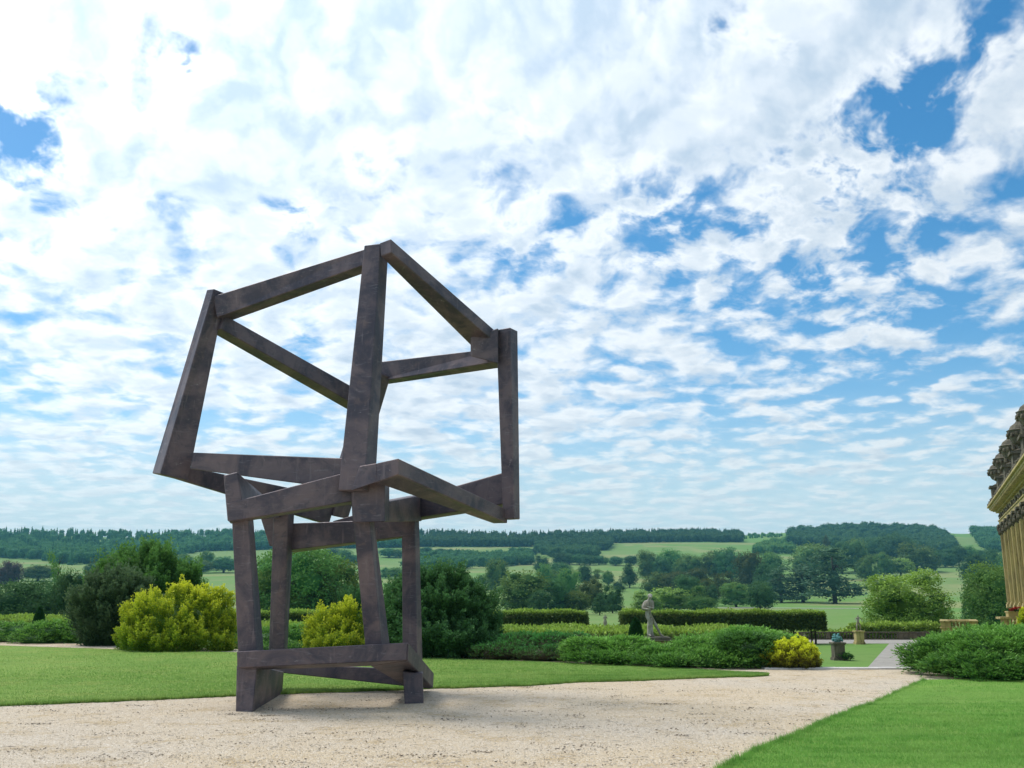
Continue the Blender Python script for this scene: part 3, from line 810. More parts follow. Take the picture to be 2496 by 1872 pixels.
def plume_bush(name, label, cat, lobes, d, mat, nplume, plen, prad, ncard, leaf, tipgain=1.0, seed=1, depth=1.0, base_z=0.0, up=1.0, tipmin=0.0, dj=.2, group=None):
    """yew-like bush: upright plumes of small leaves over a lumpy dome"""
    lv = Leaves(seed); r = lv.r
    c, rad = px_lobes(lobes, d, depth, dj, seed)
    base = np.array([c[:, 0].mean(), c[:, 1].mean(), base_z])
    big = rad[:, 0] > .62*rad[:, 0].max()
    lv.lumps(c[big] + np.array([0, .25, -.06]), rad[big], .60, 2, .12)
    p, n, _ = sample_lobes(r, c, rad, int(nplume*4.4), .88, zmin=base_z-.05)
    kp = (n[:, 1] < .30) | (r.uniform(0, 1, len(n)) < .22)
    p, n = p[kp], n[kp]
    # plumes gather into boughs with dark clefts between them
    nb = max(8, int(len(p)/13)); ctr_ = p[r.choice(len(p), nb, replace=False)]; tone = r.uniform(-.10, .16, nb)
    dd = np.linalg.norm(p[:, None]-ctr_[None], axis=2); bi = dd.argmin(1); dm = dd.min(1)
    rm = np.median(dm)*1.6
    kp = r.uniform(0, 1, len(p)) < np.clip(1.55-dm/rm*.75, .15, 1); p, n, bi, dm = p[kp], n[kp], bi[kp], dm[kp]
    p = p + (ctr_[bi]-p)*.22 + n*np.minimum(plen*(.22-.55*np.clip(dm/rm, 0, 1.2)) + tone[bi]*plen*1.4, plen*.22)[:, None] - n*plen*.10
    ax = nrm(n*.75 + np.array([0, 0, up]) + r.normal(0, .16, p.shape))
    pl = plen*np.exp(r.normal(0, .32, len(p))); b0 = p - ax*pl[:, None]*r.uniform(.45, .85, (len(p), 1))
    k = np.repeat(np.arange(len(p)), ncard); s = r.uniform(0, 1, len(k))**.85
    th = nrm(r.normal(0, 1, (len(k), 3))); th = nrm(th - ax[k]*(th*ax[k]).sum(-1, keepdims=True))
    rr = prad*(pl[k]/plen)*(1.05-s)**.75*r.uniform(.45, 1, len(k))
    pos = b0[k] + ax[k]*(s*pl[k])[:, None] + th*rr[:, None]
    t = ax[k]*1.0 + th*.75 + r.normal(0, .3, pos.shape)
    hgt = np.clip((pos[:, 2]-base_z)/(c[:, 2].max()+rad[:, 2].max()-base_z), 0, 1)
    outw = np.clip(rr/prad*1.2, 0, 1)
    tip = np.clip((s**2.2*1.05 + .18*outw)*(tipmin + (1-tipmin)*hgt**.8)*tipgain + r.normal(0, .09, len(s)), 0, 1)  # young growth at plume ends; height factor paints in the sunlit tops
    lv.cards(pos, t, leaf*r.uniform(.6, 1.3, len(k)), leaf*.55, tip)
    root = shrub_root(name, base, label, cat, group)
    finish(lv, root, 'foliage', mat)
    stems(root, [((base[0]+dx, base[1]+dy, base_z-.05), (base[0]+dx*2, base[1]+dy*2, base_z+.5), .05) for dx, dy in ((-.2, 0), (.15, .1), (.05, -.15))])
    return root

def spray_bush(name, label, cat, lobes, d, mat, nspray, slen, ncard, leaf, seed=1, depth=1.2, base_z=0.0, dj=.5, layers=40, lay=(.42, .13), group=None, up=.22, tip_lo=0.0):
    """spreading juniper: layered, flat, arching sprays over a low mound"""
    lv = Leaves(seed); r = lv.r
    c0, rad0 = px_lobes(lobes, d, depth, dj, seed)
    lv.lumps(c0, rad0, .76, 2, .12)
    # flat plates of sprays over the mound
    p, n, _ = sample_lobes(r, c0, rad0, layers, .93, zmin=base_z+.02)
    sz = r.uniform(.6, 1.3, (len(p), 1))
    cl = p - n*.06; rl = np.concatenate([sz*lay[0], sz*lay[0], sz*lay[1]], 1)
    cc = np.concatenate([c0, cl]); rr = np.concatenate([rad0, rl])
    q, m, _ = sample_lobes(r, cc, rr, nspray, .80, zmin=base_z-.02, upper=-.15)
    ctr = np.array([c0[:, 0].mean(), c0[:, 1].mean(), base_z])
    hor = m*np.array([1, 1, 0]); 
    ax = nrm(m*.55 + nrm(hor+1e-6)*.65 + np.array([0, 0, up]) + r.normal(0, .30, q.shape))
    L = slen*r.uniform(.55, 1.3, len(q)); b0 = q - ax*L[:, None]*.45
    k = np.repeat(np.arange(len(q)), ncard); s = r.uniform(.05, 1, len(k))
    side = nrm(np.cross(ax, np.array([0, 0, 1.0])) + 1e-6)[k]
    sg = r.choice([-1.0, 1.0], len(k)); 
    droop = -(s**2)*.22*L[k]
    pos = b0[k] + ax[k]*(s*L[k])[:, None] + side*(sg*(1-s)*.10*slen/.3)[:, None]*r.uniform(0, 1, (len(k), 1)) + np.stack([0*s, 0*s, droop], -1)
    t = ax[k]*1.0 + side*(sg*.6)[:, None] + r.normal(0, .18, pos.shape)
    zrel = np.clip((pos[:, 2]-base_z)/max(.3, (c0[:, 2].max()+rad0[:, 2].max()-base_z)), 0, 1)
    tip = np.clip(s**1.5*(.30+.80*zrel) + .02 + tip_lo + r.normal(0, .12, len(s)), 0, 1)  # young shoots, plus a bright upper side painted in by height
    lv.cards(pos, t, leaf*1.15*r.uniform(.6, 1.3, len(k)), leaf*.40, tip, face=np.array([0, 0, 1.0])[None])
    root = shrub_root(name, ctr, label, cat, group)
    finish(lv, root, 'foliage', mat)
    stems(root, [((ctr[0]+dx, ctr[1]+dy, base_z-.05), (ctr[0]+dx*2.2, ctr[1]+dy*1.5, base_z+.3), .04) for dx, dy in ((-.3, 0), (.25, .1), (.05, -.2))])
    return root

# ---- bushes at the edge of the terrace
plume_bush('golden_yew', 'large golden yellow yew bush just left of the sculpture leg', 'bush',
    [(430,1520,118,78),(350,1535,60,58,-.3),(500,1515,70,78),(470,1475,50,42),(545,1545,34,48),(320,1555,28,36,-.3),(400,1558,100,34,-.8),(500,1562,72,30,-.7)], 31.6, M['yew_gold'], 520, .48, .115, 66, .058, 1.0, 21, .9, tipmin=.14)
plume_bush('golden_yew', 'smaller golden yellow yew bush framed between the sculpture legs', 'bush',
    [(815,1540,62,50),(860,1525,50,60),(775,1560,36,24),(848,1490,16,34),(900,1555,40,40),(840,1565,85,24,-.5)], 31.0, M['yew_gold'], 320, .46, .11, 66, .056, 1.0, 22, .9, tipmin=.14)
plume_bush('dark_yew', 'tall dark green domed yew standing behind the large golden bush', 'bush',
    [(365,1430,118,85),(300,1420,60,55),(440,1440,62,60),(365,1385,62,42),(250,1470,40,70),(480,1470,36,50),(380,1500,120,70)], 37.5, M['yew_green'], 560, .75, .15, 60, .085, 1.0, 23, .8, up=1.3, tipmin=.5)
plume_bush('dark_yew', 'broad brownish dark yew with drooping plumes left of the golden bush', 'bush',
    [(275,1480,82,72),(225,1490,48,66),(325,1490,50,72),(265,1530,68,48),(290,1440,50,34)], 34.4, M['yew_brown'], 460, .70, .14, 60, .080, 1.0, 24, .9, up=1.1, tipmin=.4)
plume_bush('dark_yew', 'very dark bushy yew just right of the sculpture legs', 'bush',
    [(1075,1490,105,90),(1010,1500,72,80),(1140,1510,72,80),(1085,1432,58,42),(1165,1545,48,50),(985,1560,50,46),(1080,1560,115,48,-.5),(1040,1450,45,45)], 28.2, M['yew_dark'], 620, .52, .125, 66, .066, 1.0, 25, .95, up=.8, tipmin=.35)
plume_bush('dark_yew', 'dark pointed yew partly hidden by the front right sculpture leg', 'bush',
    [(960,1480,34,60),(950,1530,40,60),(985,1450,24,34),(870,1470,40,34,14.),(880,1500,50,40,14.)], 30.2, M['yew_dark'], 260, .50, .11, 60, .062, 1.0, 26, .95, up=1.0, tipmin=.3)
# low plants
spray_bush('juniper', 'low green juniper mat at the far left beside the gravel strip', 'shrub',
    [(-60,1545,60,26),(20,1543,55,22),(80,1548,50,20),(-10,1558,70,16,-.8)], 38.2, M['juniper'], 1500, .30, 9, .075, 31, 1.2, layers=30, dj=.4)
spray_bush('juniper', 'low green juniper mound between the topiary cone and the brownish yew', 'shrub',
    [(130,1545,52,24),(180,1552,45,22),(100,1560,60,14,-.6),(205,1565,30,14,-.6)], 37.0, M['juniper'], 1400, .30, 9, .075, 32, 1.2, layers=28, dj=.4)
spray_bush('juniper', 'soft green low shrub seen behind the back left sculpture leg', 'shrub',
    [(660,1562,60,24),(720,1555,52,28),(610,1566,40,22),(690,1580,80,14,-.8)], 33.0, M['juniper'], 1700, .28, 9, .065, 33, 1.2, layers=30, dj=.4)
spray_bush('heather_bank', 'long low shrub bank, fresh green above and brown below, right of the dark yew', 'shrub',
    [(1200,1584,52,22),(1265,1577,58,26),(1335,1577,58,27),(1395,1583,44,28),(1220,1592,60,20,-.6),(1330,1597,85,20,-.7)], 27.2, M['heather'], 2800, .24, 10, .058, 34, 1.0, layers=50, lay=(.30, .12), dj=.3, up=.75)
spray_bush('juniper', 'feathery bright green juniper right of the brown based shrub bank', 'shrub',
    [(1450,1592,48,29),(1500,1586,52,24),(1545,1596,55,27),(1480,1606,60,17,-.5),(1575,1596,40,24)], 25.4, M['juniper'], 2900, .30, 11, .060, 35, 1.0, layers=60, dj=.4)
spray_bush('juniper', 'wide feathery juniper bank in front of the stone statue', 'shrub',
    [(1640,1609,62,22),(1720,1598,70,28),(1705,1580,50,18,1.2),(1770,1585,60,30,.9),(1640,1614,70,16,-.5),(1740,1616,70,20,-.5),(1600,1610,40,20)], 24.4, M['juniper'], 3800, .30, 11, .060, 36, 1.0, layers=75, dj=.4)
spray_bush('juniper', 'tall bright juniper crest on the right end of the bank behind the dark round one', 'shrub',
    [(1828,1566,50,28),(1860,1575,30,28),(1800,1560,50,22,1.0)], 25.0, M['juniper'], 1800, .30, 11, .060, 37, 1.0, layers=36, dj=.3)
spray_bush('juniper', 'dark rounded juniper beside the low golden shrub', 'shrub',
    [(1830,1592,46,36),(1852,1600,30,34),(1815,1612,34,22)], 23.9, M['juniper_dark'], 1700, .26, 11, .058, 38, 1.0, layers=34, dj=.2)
def golden_low():
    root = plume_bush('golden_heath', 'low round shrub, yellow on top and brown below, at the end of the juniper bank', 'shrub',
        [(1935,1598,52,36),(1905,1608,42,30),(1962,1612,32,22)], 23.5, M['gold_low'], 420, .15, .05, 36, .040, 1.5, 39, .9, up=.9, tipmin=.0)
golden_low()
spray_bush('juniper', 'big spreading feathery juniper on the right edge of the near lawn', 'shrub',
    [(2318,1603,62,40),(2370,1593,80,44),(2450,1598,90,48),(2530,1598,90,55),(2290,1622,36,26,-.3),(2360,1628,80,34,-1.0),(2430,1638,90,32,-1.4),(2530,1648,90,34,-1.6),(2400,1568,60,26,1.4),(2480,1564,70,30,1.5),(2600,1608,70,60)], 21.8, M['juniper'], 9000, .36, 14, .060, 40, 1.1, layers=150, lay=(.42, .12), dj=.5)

# ---- clipped hedges
def hedge(name, label, x0, x1, y0, y1, z0, z1, n, leaf, mat, seed, trunks=None, top_lit=1.0, group=None, rot=0.0, cat='hedge', side_tip=.0):
    lv = Leaves(seed); r = lv.r
    cx, cy = (x0+x1)/2, (y0+y1)/2; lx, ly, lz = x1-x0, y1-y0, z1-z0
    # faces: top, front, back, left, right
    areas = np.array([lx*ly, lx*lz*1.6, lx*lz*.3, ly*lz, ly*lz]); pr = areas/areas.sum()
    f = r.choice(5, n, p=pr); a = r.uniform(0, 1, n); b = r.uniform(0, 1, n)
    p = np.zeros((n, 3)); nn = np.zeros((n, 3))
    for k in range(5):
        i = f == k
        if k == 0: p[i] = np.stack([a[i]*lx-lx/2, b[i]*ly-ly/2, np.full(i.sum(), lz)], -1); nn[i] = (0, 0, 1)
        if k == 1: p[i] = np.stack([a[i]*lx-lx/2, np.full(i.sum(), -ly/2), b[i]*lz], -1); nn[i] = (0, -1, 0)
        if k == 2: p[i] = np.stack([a[i]*lx-lx/2, np.full(i.sum(), ly/2), b[i]*lz], -1); nn[i] = (0, 1, 0)
        if k == 3: p[i] = np.stack([np.full(i.sum(), -lx/2), a[i]*ly-ly/2, b[i]*lz], -1); nn[i] = (-1, 0, 0)
        if k == 4: p[i] = np.stack([np.full(i.sum(), lx/2), a[i]*ly-ly/2, b[i]*lz], -1); nn[i] = (1, 0, 0)
    wob = (np.sin(p[:, 0]*1.7+p[:, 2]*2)+np.sin(p[:, 0]*.63+p[:, 1]*.8+1))*leaf*.35
    p = p + nn*(r.normal(-.2, .45, n)*leaf + wob)[:, None]
    t = nrm(nn*.7 + r.normal(0, .75, (n, 3)) + np.array([0, 0, .35]))
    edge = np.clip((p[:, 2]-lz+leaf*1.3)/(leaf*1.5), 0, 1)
    tip = np.clip(np.where(f == 0, top_lit, np.maximum(side_tip, edge*.5*top_lit)) * r.uniform(.35, 1.1, n), 0, 1)  # sunlit top face and upper rim painted in as paler leaf colour
    lv.cards(p, t, leaf*r.uniform(.7, 1.4, n), leaf*.7, tip)
    ins = leaf*.7
    v = np.array([(sx*(lx/2-ins), sy*(ly/2-ins), zz) for zz in (ins*(1 if trunks else 0), lz-ins) for sx, sy in ((-1,-1),(1,-1),(1,1),(-1,1))])
    q = np.array([(0,3,2,1),(4,5,6,7),(0,1,5,4),(1,2,6,5),(2,3,7,6),(3,0,4,7)])
    lv.V.append(v); lv.Q.append(lv.n+q); lv.n += 8; lv.tip.append(np.zeros(8))
    root = empty(name, (cx, cy, z0), label, cat, group, rot)
    link('foliage', lv.mesh('foliage'), mat, root)
    if trunks:
        base = float(ground_z(cx, cy))-.05
        for tx in trunks:
            b = BM(); h = z0 - base
            b.tube([(0, 0, -h), (R.uniform(-.04,.04), 0, -h*.5), (R.uniform(-.06,.06), 0, .5)], [.10, .085, .075], 7)
            o = b.build('trunk', M['bark'], root); o.location = (tx-cx, R.uniform(-.25, .25), 0)
    return root
def hx(px, d): return P(px, 1500, d)[0]
def zz(py, d): return P(1248, py, d)[2]
# parterre hedge with a wide clipped top
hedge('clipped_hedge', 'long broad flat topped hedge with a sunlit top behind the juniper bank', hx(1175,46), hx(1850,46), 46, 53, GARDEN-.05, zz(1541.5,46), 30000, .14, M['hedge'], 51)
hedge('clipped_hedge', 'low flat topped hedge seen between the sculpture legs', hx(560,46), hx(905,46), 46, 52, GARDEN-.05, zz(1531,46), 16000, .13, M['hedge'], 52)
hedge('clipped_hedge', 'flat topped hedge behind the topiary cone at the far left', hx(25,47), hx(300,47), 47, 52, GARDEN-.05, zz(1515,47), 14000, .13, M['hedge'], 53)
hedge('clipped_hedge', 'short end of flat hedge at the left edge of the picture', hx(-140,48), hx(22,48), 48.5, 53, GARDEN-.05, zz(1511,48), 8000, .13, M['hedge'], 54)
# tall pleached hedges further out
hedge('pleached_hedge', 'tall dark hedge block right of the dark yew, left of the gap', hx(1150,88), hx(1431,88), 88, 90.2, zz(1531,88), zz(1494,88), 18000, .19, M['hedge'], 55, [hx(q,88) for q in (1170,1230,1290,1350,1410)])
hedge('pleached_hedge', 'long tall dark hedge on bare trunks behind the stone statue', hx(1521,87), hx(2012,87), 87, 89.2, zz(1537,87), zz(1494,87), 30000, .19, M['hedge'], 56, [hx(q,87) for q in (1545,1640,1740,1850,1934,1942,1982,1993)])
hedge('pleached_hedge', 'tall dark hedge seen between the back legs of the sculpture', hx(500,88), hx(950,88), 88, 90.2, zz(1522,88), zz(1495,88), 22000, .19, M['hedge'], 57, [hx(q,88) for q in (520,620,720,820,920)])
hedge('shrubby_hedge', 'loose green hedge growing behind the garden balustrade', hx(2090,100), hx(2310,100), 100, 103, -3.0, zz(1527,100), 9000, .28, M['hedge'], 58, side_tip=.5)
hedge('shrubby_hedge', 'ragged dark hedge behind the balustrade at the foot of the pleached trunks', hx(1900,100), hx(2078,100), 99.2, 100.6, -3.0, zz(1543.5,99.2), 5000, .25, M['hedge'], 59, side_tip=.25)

def topiary(px, ptop, pbase, wpx, d, label, seed):
    lv = Leaves(seed); r = lv.r
    top, bot = P(px, ptop, d), P(px, pbase, d); h = top[2]-bot[2]; w = wpx*d/F0/2
    n = 5200; s = r.uniform(0, 1, n)**1.25; a = r.uniform(0, 2*np.pi, n)
    prof = w*(1-s**1.7)**.62
    p = np.stack([prof*np.cos(a), prof*np.sin(a), s*h], -1); nn = nrm(np.stack([np.cos(a), np.sin(a), np.full(n, .4)], -1))
    lv.cards(p - nn*.03, nrm(nn + r.normal(0, .6, p.shape)), .055*r.uniform(.6, 1.3, n), .04, 0)
    root = empty('topiary_cone', (bot[0], bot[1], bot[2]), label, 'topiary')
    k = 14
    zs = np.linspace(0, .97, 9); pv = []; 
    for z_ in zs:
        for i in range(k):
            rr = max(.01, w*(1-z_**1.7)**.62 - .05); pv.append((rr*math.cos(2*math.pi*i/k), rr*math.sin(2*math.pi*i/k), z_*h))
    q = [(a_*k+i, a_*k+(i+1) % k, (a_+1)*k+(i+1) % k, (a_+1)*k+i) for a_ in range(8) for i in range(k)]
    lv.V.append(np.array(pv)); lv.Q.append(lv.n+np.array(q)); lv.n += len(pv); lv.tip.append(np.zeros(len(pv)))
    link('foliage', lv.mesh('foliage'), M['topiary'], root)
    b = BM(); g = float(ground_z(bot[0], bot[1])) - bot[2]
    b.tube([(0, 0, g-.05), (0, 0, g*.5), (0, 0, .3)], [.07, .06, .05], 6); b.build('stem', M['bark'], root)
topiary(93, 1478, 1535, 30, 44.5, 'smooth clipped cone shaped topiary in front of the far left hedge', 61)
topiary(1550, 1506, 1552, 34, 40.5, 'small pointed topiary cone just left of the stone statue', 62)

# ================================================================== trees of the park
def crown_proto(kind, seed, n, leaf, detail=1):
    """crown in a unit box: x,y in -.5...5, z 0..1; returns mesh, trunk mesh"""
    lv = Leaves(seed); r = lv.r
    L = []
    def add(x, y, z, rx, ry, rz): L.append((x, y, z, rx, ry, rz))
    if kind == 'oak':
        for i in range(24):
            a = r.uniform(0, 6.28); q = r.uniform(0, 1)**.5*.32; z = .42 + r.uniform(-.30, .34)*math.sqrt(max(0, 1-(q/.36)**2))
            add(q*math.cos(a), q*math.sin(a), z, *(r.uniform(.12, .21)*np.array([1, 1, 1.0])))
        add(0, 0, .44, .33, .33, .36)
        for i in range(9):
            a = i*.70+r.uniform(-.2, .2); add(.27*math.cos(a), .27*math.sin(a), r.uniform(.20, .34), *(r.uniform(.13, .18)*np.array([1, 1, .95])))
    elif kind == 'tall':
        for i in range(20):
            a = r.uniform(0, 6.28); z = r.uniform(.12, .88); q = (.30*(1-abs(z-.45)*1.15))*r.uniform(.5, 1)
            add(q*math.cos(a), q*math.sin(a), z, *(r.uniform(.13, .21)*np.array([1, 1, .95])))
        add(0, 0, .5, .30, .30, .38)
        for i in range(7):
            a = i*.9; add(.20*math.cos(a), .20*math.sin(a), r.uniform(.12, .26), .16, .16, .14)
    elif kind == 'round':
        for i in range(22):
            a = r.uniform(0, 6.28); z = r.uniform(.10, .82); q = .36*math.sqrt(max(0.03, 1-((z-.36)/.58)**2))*r.uniform(.7, 1)
            add(q*math.cos(a), q*math.sin(a), z, *(r.uniform(.11, .19)*np.array([1, 1, .85])))
        add(0, 0, .42, .36, .36, .44)
        for i in range(10):
            a = i*.63; add(.30*math.cos(a), .30*math.sin(a), r.uniform(.10, .22), .15, .15, .14)
    elif kind == 'cone':
        for i in range(20):
            a = r.uniform(0, 6.28); z = r.uniform(.08, .93); q = .36*(1-z)*r.uniform(.6, 1)
            s = (.10 + .10*(1-z))*r.uniform(.8, 1.2); add(q*math.cos(a), q*math.sin(a), z, s, s, s*.8)
        add(0, 0, .32, .25, .25, .36)
    elif kind == 'cedar':
        for i in range(30):
            a = r.uniform(0, 6.28); z = r.uniform(.08, .92); q = (.40*(1-.70*z))*r.uniform(.45, 1)
            s = r.uniform(.10, .19)*(1.15-.6*z); add(q*math.cos(a), q*math.sin(a), z, s, s, s*.26)
        add(0, 0, .40, .15, .15, .36)
    elif kind == 'scraggy':
        for i in range(13):
            a = r.uniform(0, 6.28); z = r.uniform(.30, .97); q = .30*r.uniform(.2, 1)
            s = r.uniform(.07, .14); add(q*math.cos(a), q*math.sin(a), z, s, s, s*.45)
    L = np.array(L); c, rad = L[:, :3], L[:, 3:]
    if kind != 'scraggy': lv.lumps(c, rad, (.74 if n < 4000 else .68) if kind != 'cedar' else .55, detail, .12)
    # leaf clumps
    nc = max(40, n//8) if n < 4000 else n//20
    p, nn, _ = sample_lobes(r, c, rad, nc, .92, zmin=.015)
    k = np.repeat(np.arange(len(p)), max(1, n//nc))
    sg = leaf*(1.05 if n < 4000 else 1.35)
    pos = p[k] + r.normal(0, sg, (len(k), 3))*np.array([1, 1, .75 if kind != 'cedar' else .3]) + nn[k]*r.uniform(-.5, .45, (len(k), 1))*leaf
    t = nrm(nn[k]*.55 + r.normal(0, .7, pos.shape) + np.array([0, 0, -.1]))
    if kind == 'cedar': t = nrm(pos*np.array([1, 1, 0]) + r.normal(0, .35, pos.shape)*np.array([1, 1, .5]) + np.array([0, 0, .12]))
    tip = np.clip(.25 + .75*pos[:, 2] * (nn[k][:, 2]*.5+.5) + r.normal(0, .12, len(k)), 0, 1) * .9  # light from above painted in: paler with height and on upward sides
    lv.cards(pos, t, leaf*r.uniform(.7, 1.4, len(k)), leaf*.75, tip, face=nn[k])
    allv = np.concatenate(lv.V)
    hw = np.percentile(np.abs(allv[:, :2]), 98.5); zt = np.percentile(allv[:, 2], 99.7); z0 = allv[:, 2].min()
    zb = {'oak': .02, 'tall': .0, 'round': .0, 'cone': .02, 'cedar': .02, 'scraggy': .25}[kind]
    for v in lv.V:
        v[:, :2] *= .5/hw; v[:, 2] = zb + (v[:, 2]-z0)*(1-zb)/(zt-z0)
    me = lv.mesh(kind + '_crown')
    b = BM()
    top = {'oak': .45, 'tall': .5, 'round': .3, 'cone': .5, 'cedar': .85, 'scraggy': .95}[kind]
    w = {'oak': .035, 'tall': .035, 'round': .03, 'cone': .028, 'cedar': .03, 'scraggy': .022}[kind]
    b.tube([(0, 0, -.04), (.006, 0, top*.35), (-.01, .004, top*.7), (.004, -.005, top)], [w*1.25, w, w*.75, w*.35], 8)
    for i in range(7):
        a = r.uniform(0, 6.28); z = top*r.uniform(.35, .9); ln_ = r.uniform(.12, .26)
        b.tube([(0, 0, z), (ln_*.5*math.cos(a), ln_*.5*math.sin(a), z+ln_*.35), (ln_*math.cos(a), ln_*math.sin(a), z+ln_*(.7 if kind != 'cedar' else .1))], [w*.45, w*.3, w*.12], 5)
    return me, b.mesh('trunk', smooth=True)
PROTO = {}
def proto(kind, var, mat, n=3000, leaf=.036):
    key = (kind, var, n)
    if key not in PROTO: PROTO[key] = crown_proto(kind, 100+hash_kind(kind)*10+var, n, leaf)
    me, tr = PROTO[key]
    kk = key + (mat,)
    if kk not in PROTO:
        m2 = me.copy(); m2.materials.clear(); m2.materials.append(M[mat]); PROTO[kk] = m2
    if len(tr.materials) == 0: tr.materials.append(M['bark'])
    return PROTO[kk], tr
KINDS = ['oak', 'tall', 'round', 'cone', 'cedar', 'scraggy']
def hash_kind(k): return KINDS.index(k)
def tree(px, pbase, ptop, wpx, kind, mat, label, d=None, n=3000, leaf=.036, name=None, group=None, cat='tree'):
    if d is None:
        b = at_ground(px, pbase); 
    else:
        q = P(px, pbase, d); b = np.array([q[0], d, float(ground_z(q[0], d))])
    h = P(px, ptop, b[1])[2] - b[2]; w = wpx*b[1]/F0
    cr, tr = proto(kind, R.randrange(3), mat, n, leaf)
    nm = name or {'oak': 'oak_tree', 'tall': 'tall_tree', 'round': 'round_tree', 'cone': 'conical_tree', 'cedar': 'cedar_tree', 'scraggy': 'scraggy_pine'}[kind]
    # crowns fill about .92 of the unit box
    root = empty(nm, b, label, cat, group, R.uniform(0, 6.28), (w*1.12, w*1.12, h*1.02))
    for meo, nm2 in ((cr, 'crown'), (tr, 'trunk')):
        o = bpy.data.objects.new(nm2, meo); C.objects.link(o); o.parent = root
    return root
GP = 'trees standing about the park'
